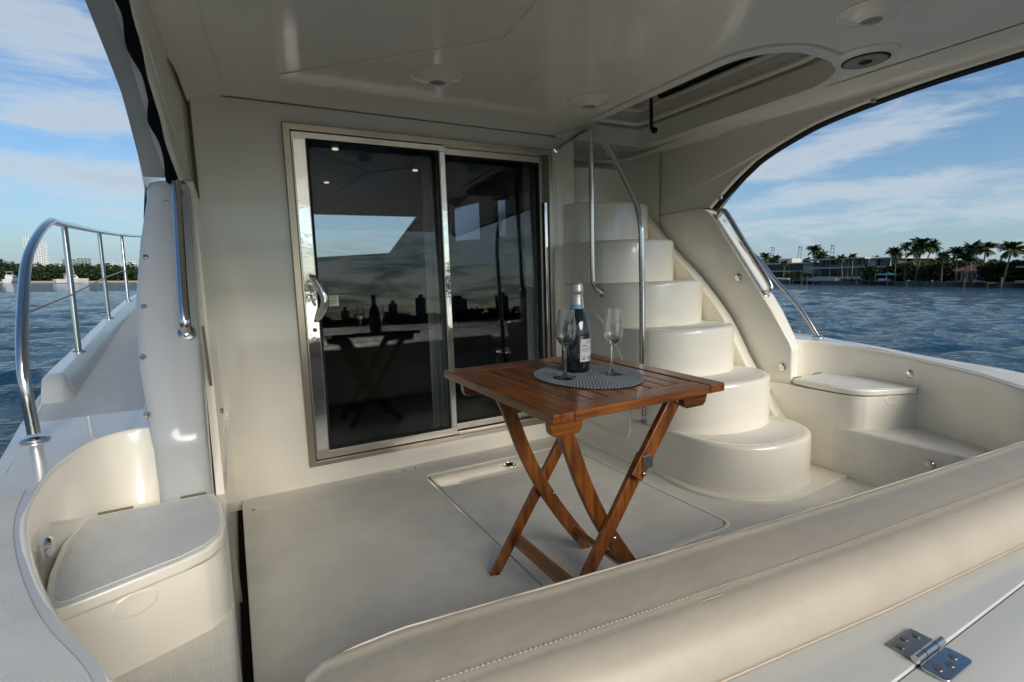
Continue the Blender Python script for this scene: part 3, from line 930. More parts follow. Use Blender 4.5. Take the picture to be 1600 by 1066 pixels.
    # inner face below the wing down to the locker
    # wing hand rail
    gr = MB().tube(mp(catmull([(-0.130, 2.318, 1.425), (-0.130, 2.280, 1.455), (-0.130, 2.235, 1.415), (-0.130, 2.10, 1.22), (-0.129, 1.98, 1.055), (-0.128, 1.935, 0.985), (-0.128, 1.935, 0.955), (-0.128, 1.968, 0.935)], 6)), 0.0165, 14).build('grab_rail', 'stainless', wing, smooth=60)
    MB().lathe([(0.026, 0), (0.026, 0.005), (0.02, 0.009), (0, 0.009)], (mx(-0.128), 1.962, 0.932), 18, Matrix.Rotation(R(53), 4, 'X')).build('grab_rail_flange', 'stainless', wing, smooth=30)
    for (u, v_) in ((2.30, -0.17), (2.15, -0.235), (2.03, -0.242), (1.92, -0.246), (1.815, -0.24)):
        zz_ = interp(u, [(p[0], p[1]) for p in path[4:9]])
        MB().lathe([(0.0085, -0.002), (0.0085, 0.004), (0.006, 0.007), (0, 0.007)], (mx(v_), u, zz_), 12, Matrix.Rotation(R(53), 4, 'X')).build('snap_stud', 'stainless', wing, smooth=30)
    # upper panel with the arch
    lean = lambda y: interp(y, [(-0.5, -0.21), (0.5, -0.19), (1.66, -0.15), (2.03, -0.148), (2.25, -0.136), (2.42, -0.108), (2.9, -0.088)])
    poly = arch_c + [(-1.02, 1.985), (0.4, 1.985), (1.4, 1.985), (2.3, 1.985), (2.96, 1.985), (2.96, 1.493), (2.6, 1.490)]
    panel = MB().prism([poly], lambda y, z, x: (mx(lean(y) + x), y, z), 0.0, -0.05).build('arch_panel', 'gelcoat_ceiling', yacht, bevel=0.004)
    rows = []
    for k in range(41):
        y = -1.00 + 0.10 * k
        rows.append([(mx(lean(y) + 0.004 + 0.14 * (1 - math.sin(R(a)))), y, CZ - 0.004 - 0.05 * (1 - math.cos(R(a)))) for a in (0, 20, 40, 60, 75, 90)])
    MB().grid(rows).build('ceiling_cove', 'gelcoat_ceiling', panel, smooth=60)
    # rounded bead and black canvas track along the arch edge
    MB().tube([(mx(lean(y) - 0.012), y + 0.004, z + 0.004) for (y, z) in arch_c], 0.016, 10).build('arch_bead', 'gelcoat_cream', panel, smooth=60)
    trk = []
    for i, (y, z) in enumerate(arch_c):
        trk.append((mx(lean(y) - 0.045), y - 0.004, z - 0.006))
    if S < 0:
        MB().tube(trk, 0.022, 10).build('canvas_track', 'black_rubber', panel, smooth=50)
        for (y, z) in ((2.30, 1.545), (1.44, 1.880)):
            MB().box((mx(lean(y)) - 0.004, y - 0.012, z - 0.016), (mx(lean(y)) + 0.012, y + 0.012, z + 0.004)).build('track_clip', 'stainless', panel, bevel=0.003)
    else:
        ln = catmull([(mx(lean(y) - 0.014), y, z) for (y, z) in arch_c[::4]], 12)
        rr_ = [interp(i / (len(ln) - 1), [(0, 0.024), (0.05, 0.012), (0.10, 0.010), (0.15, 0.022), (0.20, 0.010), (0.30, 0.008), (0.36, 0.022), (0.42, 0.012), (0.50, 0.024), (0.6, 0.030), (1, 0.03)]) for i in range(len(ln))]
        for _ in range(6):
            rr_ = [(rr_[max(i - 1, 0)] + 2 * rr_[i] + rr_[min(i + 1, len(rr_) - 1)]) / 4 for i in range(len(rr_))]
        MB().tube([p + Vector((-rr_[i] * 0.8, -0.004, -rr_[i] * 0.25)) for i, p in enumerate(ln)], rr_, 10).build('rolled_canvas', 'black_canvas', panel, smooth=60)
    # outer skin: fascia of the hardtop and cabin side
    def skin_x(z, y):
        base = interp(z, [(0.6, -0.262), (1.0, -0.275), (1.3, -0.262), (1.49, -0.238), (1.7, -0.250), (1.95, -0.298), (2.15, -0.345), (2.4, -0.37)])
        return base - 0.022 * (y - 2.4)
    rows = []
    ycols = [-1.0 + 0.1 * k for k in range(35)] + [2.45, 2.6, 3.0, 3.6, 4.4, 5.2, 6.0, 7.0, 8.0, 9.0]
    for y in ycols:
        zl = interp(y, sorted(arch_c)) if y < 2.37 else 1.46
        rows.append([(mx(skin_x(zl + (2.42 - zl) * u, min(max(y, 1.6), 9))), y, zl + (2.42 - zl) * u) for u in (0, 0.15, 0.3, 0.45, 0.6, 0.75, 0.9, 1.0)])
    MB().grid(rows).build('hardtop_fascia', 'gelcoat_white', yacht, smooth=50)
    rows = [[(mx(skin_x(z, y)), y, z) for z in (0.60, 0.8, 1.0, 1.2, 1.35, 1.47)] for y in (2.42, 3.0, 4.0, 5.0, 6.0, 7.5, 9.0)]
    MB().grid(rows).build('cabin_side', 'gelcoat_white', yacht, smooth=50)
    for zt, rt in ((2.13, 0.014), (2.30, 0.02)):
        MB().tube([(mx(skin_x(zt, max(y, 1.6)) - 0.004), y, zt) for y in ycols], rt, 8).build('rub_strip', 'black_rubber' if zt < 2.2 else 'seam_grey', yacht, smooth=50)
    # soffit between panel and fascia along the arch
    rows = []
    for (y, z) in arch_c:
        rows.append([(mx(lean(y) - 0.045), y + 0.003, z + 0.004), (mx(skin_x(z, max(y, 1.6))), y + 0.003, z + 0.004)])
    MB().grid(rows).build('arch_soffit', 'gelcoat_white', panel, smooth=50)
    # side rail with stanchions
    top = [(-0.53, 1.95, 0.672), (-0.537, 1.965, 0.86), (-0.56, 2.13, 1.040), (-0.60, 2.42, 1.215), (-0.65, 2.93, 1.372), (-0.69, 3.38, 1.412), (-0.82, 5.00, 1.522), (-0.90, 6.60, 1.632), (-0.93, 8.6, 1.78)]
    if S < 0:
        top = [(-0.54, 1.886, 0.652), (-0.55, 2.007, 0.811), (-0.56, 2.191, 0.996), (-0.585, 2.40, 1.19), (-0.63, 2.75, 1.36), (-0.69, 3.38, 1.425)] + top[6:]
    sr = MB().tube(mp(catmull(top, 8)), 0.0155, 14).build('side_rail', 'stainless', yacht, smooth=60)
    for (bx, by, bz, tx, ty, tz) in ((-0.69, 3.33, 0.775, -0.69, 3.38, 1.405), (-0.82, 4.96, 0.862, -0.82, 5.0, 1.515), (-0.90, 6.5, 0.960, -0.90, 6.58, 1.625)):
        MB().tube(mp([(bx, by, bz - 0.02), (tx, ty, tz)]), 0.0135, 12).build('stanchion', 'stainless', sr, smooth=60)
        MB().lathe([(0.032, 0), (0.032, 0.006), (0.02, 0.012), (0, 0.012)], (mx(bx), by, bz - 0.004), 18).build('stanchion_foot', 'stainless', sr, smooth=30)
    MB().lathe([(0.034, 0), (0.034, 0.006), (0.02, 0.012), (0, 0.012)], (mx(-0.53), 1.95, 0.652) if S > 0 else (mx(-0.54), 1.886, 0.648), 20).build('stanchion_foot', 'stainless', sr, smooth=30)
    MB().tube(mp([(-0.558, 2.10, 1.012), (-0.690, 3.34, 1.062), (-0.82, 4.97, 1.17), (-0.90, 6.5, 1.27)]), 0.0045, 8).build('life_line', 'rope', sr, smooth=60)
    # deck fittings
    for (x, y, z, rot) in ((-0.445, 1.455, 0.545, 90), (-0.452, 1.34, 0.53, 90)):
        pass
    return wing, panel, lock


wing_p, panel_p, lock_p = side_mouldings(+1)
wing_s, panel_s, lock_s = side_mouldings(-1)


def fitting(x, y, z, M, parent, name='deck_fitting', r=0.024):
    fo_ = MB().lathe([(r, 0), (r, 0.004), (r * 0.8, 0.009), (r * 0.55, 0.010)], (x, y, z), 20, M).build(name, 'chrome', parent, smooth=40)
    return fo_


fitting(2.728 + 0.0245 - 0.186 + 0.0, 2.13, 1.033, Matrix.Rotation(R(-90), 4, 'Y'), wing_s) if False else None
fitting(2.752, 2.127, 1.033, Matrix.Rotation(R(-90), 4, 'Y'), wing_s, 'courtesy_light')
fitting(2.752, 1.820, 0.517, Matrix.Rotation(R(-90), 4, 'Y'), wing_s, 'courtesy_light')
fitting(3.045, 1.305, 0.52, Matrix.Rotation(R(-90), 4, 'Y'), lock_s, 'courtesy_light')
fitting(2.712, 1.067, 0.182, Matrix.Rotation(R(-90), 4, 'Y'), lock_s, 'scupper_knob', 0.02)
fitting(-0.392, 1.42, 0.53, Matrix.Rotation(R(90), 4, 'Y'), lock_p, 'courtesy_light', 0.022)

# port inner wall with its tall locker door, seen edge-on
pw = MB()
pw.prism([[(1.80, 0.40), (YB + 0.02, 0.40), (YB + 0.02, 1.49), (2.42, 1.49)]], lambda y, z, x: (x - 0.03 * min(1, z), y, z), -0.052, -0.075)
inner = pw.build('port_inner_wall', 'gelcoat_cream', yacht)
for (y, z0, z1) in ((2.00, -0.05, 0.95), (2.62, 0.22, 0.95)):
    MB().prism([[(y - 0.003, z0), (y + 0.003, z0), (y + 0.003, z1), (y - 0.003, z1)]], lambda yy, zz, x: (x - 0.03 * min(1, zz), yy, zz), -0.0512, -0.06).build('locker_joint', 'seam_grey', inner)
MB().lathe([(0.016, 0), (0.016, 0.008), (0.008, 0.014), (0, 0.014)], (-0.074, 2.45, 0.56), 14, Matrix.Rotation(R(90), 4, 'Y')).build('locker_latch', 'stainless', inner, smooth=30)
MB().box((-0.2, YB - 0.3, 0.0), (-0.05, YB + 0.05, 0.05)).build('sill_block', 'gelcoat_cream', inner) if False else None
# mooring fairlead on the side deck
MB().lathe([(0.10, -0.02), (0.11, 0.0), (0.10, 0.02), (0.07, 0.02), (0.06, 0.0), (0.07, -0.02), (0.10, -0.02)], (-0.42, 3.7, 1.02), 24, Matrix.Rotation(R(90), 4, 'X')).build('fender_ring', 'black_rubber', yacht, smooth=60) if False else None

# ---- transom: cap, hatch lid and hinge
TY = lambda x: interp(x, [(0.0, 0.69), (0.18, 0.70), (0.5, 0.665), (0.95, 0.62), (1.5, 0.578), (2.0, 0.545), (2.7, 0.53)])
rows = []
for k in range(28):
    x = 0.035 + 0.1 * k
    y0 = TY(x)
    rows.append([(x, y0 - 0.03, -0.05), (x, y0 - 0.03, 0.46), (x, y0 - 0.05, 0.488), (x, y0 - 0.10, 0.492), (x, 0.345, 0.4922), (x, 0.3345, 0.4918), (x, 0.3325, 0.4895), (x, 0.3320, 0.480)])
tcap = MB().grid(rows).build('transom_cap', 'gelcoat_white', yacht, smooth=40)
MB().box((0.036, 0.600, -0.05), (0.038, 0.601, 0.3)).build('transom_end', 'gelcoat_white', tcap) if False else None
MB().prism([[(TY(0.03) - 0.03, -0.05), (TY(0.03) - 0.03, 0.47), (TY(0.03) - 0.06, 0.49), (-0.2, 0.478), (-0.2, -0.05)]], YZ, 0.022, 0.036).build('transom_end', 'gelcoat_white', tcap)
rows = []
for k in range(28):
    x = 0.035 + 0.1 * k
    rows.append([(x, 0.3316, 0.47), (x, 0.3313, 0.486), (x, 0.3298, 0.4893), (x, 0.30, 0.490), (x, 0.20, 0.486), (x, 0.185, 0.478), (x, 0.06, 0.472), (x, -0.10, 0.465), (x, -0.16, 0.44), (x, -0.18, -0.6)])
tl = MB().grid(rows).build('transom_locker_lid', 'gelcoat_white', yacht, smooth=40)
hinge = MB()
hinge.box((0.850, 0.3395, 0.4925), (0.922, 0.374, 0.4960))
hg = hinge.build('transom_hinge', 'brushed_alu', yacht, bevel=0.0015)  # warmer metal on this leaf paints in the bolster's beige reflection
MB().prism([rr(0.842, 0.292, 0.922, 0.3285, 0.008)], XY, 0.4905, 0.4945).build('hinge_leaf', 'stainless', hg, bevel=0.001)
for k, (a, b_) in enumerate(((0.846, 0.868), (0.870, 0.902), (0.904, 0.926))):
    MB().tube([(a, 0.334, 0.4985), (b_, 0.334, 0.4985)], 0.0062, 14).build('hinge_knuckle', 'stainless', hg, smooth=40)
for (x, y, z) in ((0.862, 0.360, 0.4966), (0.886, 0.366, 0.4966), (0.910, 0.360, 0.4966), (0.860, 0.311, 0.4946), (0.884, 0.306, 0.4946), (0.906, 0.311, 0.4946)):
    MB().lathe([(0.0058, 0), (0.0058, 0.0008), (0.003, 0.0012), (0.0, 0.0004)], (x, y, z), 14).build('hinge_screw', 'screw_steel', hg, smooth=30)

# ================================================================== LOOSE THINGS
# ---- padded bolster along the transom
bol = empty('transom_bolster', (1.2, 0.55, 0.5), 'long beige vinyl padded bolster with stitched seam lying along the transom', 'cushion')
BOAT.append(bol)
BI = bol.matrix_world.inverted()


def loc(o, P):
    q = Vector(o.location)
    return [Vector(p) - q for p in P]


xs = [0.022 + (2.62 - 0.022) * (k / 110) for k in range(111)]
rows = []
for i, x in enumerate(xs):
    y0 = TY(x)
    e = min(1.0, (x - 0.022) / 0.055)
    ends = math.sqrt(max(0.0, 1 - (1 - e) ** 2))
    wr = 0.0026 * noise.noise(Vector((x * 7, 0.3, 0))) + 0.0014 * noise.noise(Vector((x * 23, 4.3, 0)))
    pk = 0.0011 * noise.noise(Vector((x * 60, 9.1, 0)))        # puckers beside the seam
    prof = [(0.045, -0.14), (0.055, -0.10), (0.048, -0.055), (0.022, -0.022), (0.006, -0.008), (0.000, -0.001), (-0.006, 0.003), (-0.012, 0.000), (-0.03, 0.0015), (-0.065, 0.003), (-0.10, 0.003), (-0.122, 0.002), (-0.130, 0.0012), (-0.134, 0.0006), (-0.140, 0.0012), (-0.152, 0.0005), (-0.172, -0.006), (-0.190, -0.019), (-0.203, -0.042), (-0.209, -0.062), (-0.206, -0.074), (-0.192, -0.079)]
    bul = 0.6 + 0.4 * math.exp(-((x - 1.45) / 0.35) ** 2) + 0.5 * math.exp(-((x - 0.2) / 0.14) ** 2)
    row = []
    for j, (dy, dz) in enumerate(prof):
        if dy > 0.01:
            dy *= bul
        cy_ = -0.10
        row.append((x, y0 + cy_ + (dy - cy_) * (0.55 + 0.45 * ends), 0.572 + (dz + wr * (1 if 4 < j < 18 else 0) + pk * (1 if 10 <= j <= 15 else 0)) * 1.0 - (1 - ends) * 0.045))
    rows.append(loc(bol, row))
pad = MB().grid(rows)
n_ = len(rows[0])
pad.f.append(tuple(range(n_ - 1, -1, -1)))
pad.build('pad', 'vinyl', bol, smooth=70)
MB().tube(loc(bol, [(x, TY(x) - 0.002 - 0.03 * max(0, (0.10 - x) / 0.08), 0.5735 - 0.03 * max(0, (0.10 - x) / 0.08) ** 2) for x in xs[1:]]), 0.0024, 6).build('piping', 'vinyl', bol, smooth=60)
MB().tube(loc(bol, [(x, TY(x) - 0.2035, 0.4965) for x in xs[4:]]), 0.0030, 6).build('contact_line', 'stitch', bol, smooth=60)  # added tan bead standing in for the grimy contact line on the transom
MB().tube(loc(bol, [(x, TY(x) - 0.137, 0.5708) for x in xs[3:]]), 0.0016, 6).build('seam', 'stitch', bol, smooth=60)
stt = MB()
for k in range(330):
    x = 0.06 + 0.0076 * k
    c_ = loc(bol, [(x, TY(x) - 0.1255, 0.5765)])[0]
    stt.box(c_ + Vector((-0.0022, -0.0006, 0)), c_ + Vector((0.0022, 0.0006, 0.0012)))
so_ = stt.build('stitching', 'stitch', bol)
so_['kind'] = 'stuff'

# ---- folding teak table
TC = Vector((1.014, 1.412, 0.740))
TOPM = Matrix.Translation(TC) @ Matrix.Rotation(R(3.15), 4, 'Z') @ Matrix.Rotation(R(2.2), 4, 'X') @ Matrix.Rotation(R(0.7), 4, 'Y')
table = empty('folding_table', (TC.x, TC.y, 0.0), 'varnished slatted teak folding table with crossed legs standing on the cockpit floor', 'table')
BOAT.append(table)
TL = Matrix.Translation(-Vector(table.location)) @ TOPM      # table-top space to the table's own space
HW, HL, TH = 0.342, 0.332, 0.028


def tpart(name, boxes, mat, bevel=0.004, M=TL):
    mb = MB()
    for (a, b_) in boxes:
        mb.box(a, b_)
    o = mb.build(name, mat, table, bevel=bevel, segs=2)
    o.matrix_local = M
    return o


for sx in (-1, 1):
    x0 = sx * HW
    x1 = sx * (HW - 0.070)
    tpart('side_board', [((min(x0, x1), -HL, -TH), (max(x0, x1), HL, 0))], 'teak_y')
for sy in (-1, 1):
    y0 = sy * (HL - 0.001)
    y1 = sy * (HL - 0.075)
    tpart('end_board', [((-HW + 0.0715, min(y0, y1), -TH), (HW - 0.0715, max(y0, y1), -0.0008))], 'teak_x')
NS = 9
span = 2 * (HW - 0.0715)
pitch = span / NS
for k in range(NS):
    a = -HW + 0.0715 + pitch * k + 0.0028
    tpart('slat', [((a, -HL + 0.0765, -0.020), (a + pitch - 0.0056, HL - 0.0765, -0.0015 - 0.0006 * (k % 3)))], 'teak_y', 0.0025)
for sy in (-0.278, 0.225):          # short cleats under the top carry the legs
    for (xa, xb) in ((-0.325, -0.205), (0.195, 0.315)):
        mb = MB()
        mb.prism([[(xa, -TH), (xb, -TH), (xb - 0.008, -TH - 0.040), (xb - 0.020, -TH - 0.050), (xa + 0.020, -TH - 0.050), (xa + 0.008, -TH - 0.040)]], lambda x, z, y: (x, y, z), sy - 0.012, sy + 0.012)
        o = mb.build('cleat', 'teak_x', table, bevel=0.003)
        o.matrix_local = TL
# legs: straight pair and curved pair, in two planes
TLOC = Vector(table.location)


def leg(pts, y0, y1, name='leg', w=0.051):
    c = catmull([(p[0], p[1], 0) for p in pts], 6) if len(pts) > 2 else [Vector((p[0], p[1], 0)) for p in pts]
    lft, rgt = [], []
    for i, p in enumerate(c):
        tn = (c[min(i + 1, len(c) - 1)] - c[max(i - 1, 0)]).normalized()
        nn = Vector((-tn.y, tn.x, 0)) * (w / 2)
        lft.append((p + nn)[:2])
        rgt.append((p - nn)[:2])
    poly = lft + rgt[::-1]
    zs = sorted(poly, key=lambda q: q[1])
    poly = [(q[0], max(q[1], 0.004)) for q in poly]
    rowsL = MB()
    n2 = len(lft)
    v = []
    for (a, b_) in zip(lft, rgt):
        for yy in (y0, y1):
            v.append((a[0] - TLOC.x, yy - TLOC.y, max(a[1], 0.004)))
            v.append((b_[0] - TLOC.x, yy - TLOC.y, max(b_[1], 0.004)))
    f = []
    for i in range(n2 - 1):
        q, r_ = i * 4, (i + 1) * 4
        f += [(q, r_, r_ + 1, q + 1), (q + 2, q + 3, r_ + 3, r_ + 2), (q, q + 2, r_ + 2, r_), (q + 1, r_ + 1, r_ + 3, q + 3)]
    f += [(0, 1, 3, 2), ((n2 - 1) * 4, (n2 - 1) * 4 + 2, (n2 - 1) * 4 + 3, (n2 - 1) * 4 + 1)]
    return obj(name, v, f, 'teak_z', table, smooth=25, bevel=0.004)


straight = [(0.768, -0.02), (1.245, 0.700)]
curved = [(0.792, 0.705), (0.838, 0.60), (0.892, 0.455), (0.965, 0.305), (1.065, 0.150), (1.185, -0.01)]
YR, YF = 1.585, 1.205
leg(straight, YR + 0.001, YR + 0.022)
leg(curved, YR - 0.023, YR - 0.001)
leg([(0.768, -0.02), (1.115, 0.505)], YF - 0.022, YF - 0.001)                 # front straight leg is jointed
leg([(1.055, 0.452), (1.232, 0.695)], YF - 0.046, YF - 0.0235, 'leg_extension')
leg(curved, YF + 0.001, YF + 0.023)
br_ = MB().box((1.075 - TLOC.x, YF - 0.052 - TLOC.y, 0.478), (1.115 - TLOC.x, YF - 0.0465 - TLOC.y, 0.520)).build('leg_bracket', 'brushed_alu', table, bevel=0.002)
for (a, b_) in ((0.468, 0.462), (0.46, 0.458)):
    pass
bolts = [(1.007, YR - 0.026, 0.268), (1.007 - 0.024, YF - 0.0245, 0.268), (1.08, YF - 0.049, 0.462), (1.22, YF - 0.049, 0.672), (0.815, YR - 0.026, 0.655)]
for p in bolts:
    MB().lathe([(0.0065, 0), (0.0065, 0.003), (0.004, 0.005), (0, 0.005)], Vector(p) - TLOC, 12, Matrix.Rotation(R(90), 4, 'X')).build('bolt', 'brushed_alu', table, smooth=30)


def stretcher(x, z, ang):
    M = Matrix.Translation(Vector((x, 0, z)) - Vector((TLOC.x, 0, 0))) @ Matrix.Rotation(ang, 4, 'Y')
    return MB().box((-0.010, YF - TLOC.y + 0.0, -0.023), (0.010, YR - TLOC.y - 0.0, 0.023), M).build('stretcher', 'teak_y', table, bevel=0.003)


stretcher(0.858, 0.117, R(33))
stretcher(1.112, 0.085, R(-38))
for p in ((0.776, YR + 0.011), (0.776, YF - 0.011), (1.170, YR - 0.012), (1.170, YF + 0.012)):
    MB().lathe([(0.010, 0.0), (0.012, 0.004), (0.011, 0.010)], (p[0] - TLOC.x, p[1] - TLOC.y, 0.0005), 12).build('rubber_foot', 'black_rubber', table, smooth=40)

# ---- things on the table: placed in table-top space
def on_table(name, x, y, label, cat, group=None, dz=0.0, wide=1.0):
    o = empty(name, (0, 0, 0), label, cat, group)
    p = TOPM.inverted() @ Vector((x, y, 0.74))
    o.matrix_world = TOPM @ Matrix.Translation((p.x, p.y, dz)) @ Matrix.Diagonal((wide, wide, 1, 1))
    BOAT.append(o)
    return o


# woven round placemat
mat_o = on_table('placemat', 1.055, 1.392, 'round blue-grey woven placemat under the bottle and glasses on the teak table', 'placemat')
MB().lathe([(0.0, 0.0006), (0.170, 0.0006), (0.170, 0.0030), (0.0, 0.0030)], (0, 0, 0), 40).build('backing', 'mat_dark', mat_o)
for lm, ph in (('mat_light', 0.0), ('mat_dark', 0.5)):
    mb = MB()
    turns, r0 = 21, 0.008
    rmax = 0.186
    for tr in range(turns):
        rad = r0 + (rmax - r0) * (tr + 0.5) / turns
        cnt = max(6, int(2 * math.pi * rad / 0.0105))
        for k in range(cnt):
            a = 2 * math.pi * (k + ph) / cnt + tr * 0.35
            wob = 1 + 0.035 * math.sin(3 * a + 0.6) * (rad / rmax) ** 2
            c_ = Vector((rad * wob * math.cos(a), rad * wob * math.sin(a), 0.003))
            M = Matrix.Translation(c_) @ Matrix.Rotation(a + R(28), 4, 'Z')
            h = 0.0046
            s_ = [(-0.0044, -0.0026, -0.002), (0.0044, -0.0026, -0.002), (0.0044, 0.0026, -0.002), (-0.0044, 0.0026, -0.002), (-0.0022, -0.0012, h - 0.003), (0.0022, -0.0012, h - 0.003), (0.0022, 0.0012, h - 0.003), (-0.0022, 0.0012, h - 0.003)]
            mb.add([M @ Vector(q) for q in s_], [(4, 5, 6, 7), (0, 1, 5, 4), (1, 2, 6, 5), (2, 3, 7, 6), (3, 0, 4, 7)])
    w_ = mb.build('weave', lm, mat_o, recalc=False)
    w_['kind'] = 'stuff'
MZ = 0.0046

# bottle
bo = on_table('sparkling_wine_bottle', 1.050, 1.466, 'dark sparkling wine bottle with silver foil neck standing on the placemat', 'bottle', dz=MZ, wide=1.12)
MB().lathe([(0.0, 0.004), (0.038, 0.0), (0.042, 0.003), (0.0435, 0.012), (0.0425, 0.020), (0.0435, 0.028), (0.0445, 0.06), (0.0445, 0.125), (0.042, 0.150), (0.035, 0.180), (0.0265, 0.205), (0.0195, 0.226), (0.0165, 0.245), (0.0155, 0.27), (0.0155, 0.296), (0.0, 0.296)], n=40).build('bottle_body', 'bottle_glass', bo, smooth=50)
MB().lathe([(0.0192, 0.228), (0.0175, 0.245), (0.0166, 0.265), (0.0168, 0.272), (0.0188, 0.274), (0.0192, 0.282), (0.0178, 0.296), (0.0165, 0.306), (0.012, 0.3095), (0.0, 0.310)], n=28).build('foil_capsule', 'silver_foil', bo, smooth=45)
MB().lathe([(0.0222, 0.2205), (0.0197, 0.2295), (0.0188, 0.2345), (0.0182, 0.2345), (0.0190, 0.2285), (0.0212, 0.2205)], n=28).build('neck_band', 'blue_band', bo, smooth=45)


def curved_label(r, z0, z1, a0, a1, n=14):
    rows = []
    for k in range(n + 1):
        a = R(a0 + (a1 - a0) * k / n)
        rows.append([(r * math.cos(a), r * math.sin(a), z) for z in (z0, z1)])
    return MB().grid(rows)


lab = curved_label(0.0449, 0.040, 0.118, -112, -28).build('back_label', 'paper_label', bo, smooth=60)
pr = MB()
for (z, a0, a1, h) in ((0.109, -85, -60, 0.0016), (0.104, -92, -50, 0.0012), (0.094, -106, -80, 0.003), (0.087, -106, -46, 0.0011), (0.083, -106, -50, 0.0011), (0.079, -106, -54, 0.0011), (0.075, -106, -60, 0.0011), (0.058, -106, -88, 0.0016), (0.052, -106, -84, 0.0022), (0.047, -104, -90, 0.003)):
    c_ = curved_label(0.04515, z, z + h, a0, a1, 8)
    pr.add(c_.v, c_.f)
for k in range(14):
    if k in (3, 8):
        continue
    c_ = curved_label(0.04515, 0.045, 0.059, -78 + 2.6 * k, -78 + 2.6 * k + (1.5 if k % 3 else 0.8), 1)
    pr.add(c_.v, c_.f)
pr.build('label_print', 'print_ink', bo)
st_ = curved_label(0.0201, 0.222, 0.262, -75, -48, 5)
for i, q in enumerate(st_.v):
    s_ = interp(q[2], [(0.222, 1.085), (0.23, 0.98), (0.262, 0.86)])
    st_.v[i] = (q[0] * s_, q[1] * s_, q[2])
st_.build('tax_strip', 'paper_label', bo, smooth=60)

# flutes
def flute(x, y, label, hgt):
    o = on_table('champagne_flute', x, y, label, 'wine glass', 'champagne flutes on the placemat', dz=MZ, wide=1.15)
    k = hgt / 0.222
    outp = [(0.0, 0.0), (0.0335, 0.0), (0.0338, 0.0012), (0.030, 0.0030), (0.012, 0.0065), (0.0048, 0.014), (0.0038, 0.03), (0.0036, 0.060), (0.0042, 0.092), (0.0075, 0.103), (0.0175, 0.114), (0.0250, 0.127), (0.0282, 0.143), (0.0280, 0.165), (0.0255, 0.195), (0.0232, 0.222)]
    inp = [(0.0226, 0.222), (0.0248, 0.195), (0.0273, 0.165), (0.0275, 0.143), (0.0243, 0.1285), (0.0168, 0.117), (0.008, 0.110), (0.0, 0.1085)]
    MB().lathe([(r, z * k) for r, z in outp + inp], n=40).build('glass_body', 'crystal', o, smooth=60)
    return o


flute(0.950, 1.388, 'empty champagne flute standing in front of the dark bottle', 0.226)
flute(1.128, 1.364, 'empty champagne flute standing alone at right of the bottle', 0.222)

# heel the boat and everything on it about the eye point; the sea stays level
for o in BOAT:
    bpy.context.view_layer.update()
    o.matrix_world = HEEL @ o.matrix_world

# ================================================================== SEA
SEA = -0.75
import numpy as np
waves = []
rw = random.Random(3)
for k in range(38):
    lam = 0.36 * 1.076 ** k
    waves.append((2 * math.pi / lam, R(35 + rw.gauss(0, 30)), rw.uniform(0, 6.28), 0.0115 * lam * (1.0 if lam < 1.8 else (1.8 / lam) ** 1.2)))
azs = []
a = -180.0
while a < 180:
    azs.append(a)
    a += 0.15 if (-26 < a < -5 or 49 < a < 80) else 3.0
radii = []
r_ = 0.9
while r_ < 9000:
    radii.append(r_)
    r_ *= 1.03 if r_ < 5 else 1.0105 if r_ < 90 else 1.03 if r_ < 400 else 1.12
sn, cs = np.sin(np.radians(azs)), np.cos(np.radians(azs))
sv, sf = [], []
for i, r_ in enumerate(radii):
    dr = (radii[i + 1] - r_) if i + 1 < len(radii) else 1e9
    x, y = r_ * sn, r_ * cs
    h = np.zeros(len(azs))
    for (k, th, ph, am) in waves:
        fade = min(1.0, max(0.0, (2 * math.pi / k / dr - 2.4) / 1.6))
        if fade > 0:
            h += fade * am * np.sin(k * (x * math.sin(th) + y * math.cos(th)) + ph)
    gust = 0.75 + 0.5 * np.abs(np.sin(x * 0.043 + y * 0.027) * np.sin(x * 0.017 - y * 0.05))
    sv += list(zip(x.tolist(), y.tolist(), (SEA + h * gust).tolist()))
na = len(azs)
for i in range(len(radii) - 1):
    for j in range(na):
        sf.append((i * na + j, i * na + (j + 1) % na, (i + 1) * na + (j + 1) % na, (i + 1) * na + j))
sea = obj('sea', sv, sf, 'sea_water', smooth=180, recalc=False)
for p in sea.data.polygons[:1]:
    if p.normal.z < 0:
        sea.data.flip_normals()
tag(sea, 'dark blue rippled bay water all around the yacht', 'water', kind='structure')


# ================================================================== SHORES
def at(bearing, dist, z=SEA):
    return Vector((dist * math.sin(R(bearing)), dist * math.cos(R(bearing)), z))


def shore_strip(name, line, depth, top, mats, label):
    front = [at(b_, d_) for b_, d_ in line]
    backp = [at(b_, d_ + depth) for b_, d_ in line]
    v, f, fm = [], [], []
    for p, q in zip(front, backp):
        v += [(p.x, p.y, SEA - 1), (p.x, p.y, SEA + top), (q.x, q.y, SEA + top + 0.3)]
    for i in range(len(line) - 1):
        f += [(i * 3, i * 3 + 3, i * 3 + 4, i * 3 + 1), (i * 3 + 1, i * 3 + 4, i * 3 + 5, i * 3 + 2)]
        fm += [0, 1]
    o = obj(name, v, f, None, mats=mats, fmat=fm, recalc=False)
    return tag(o, label, 'shore', kind='structure')


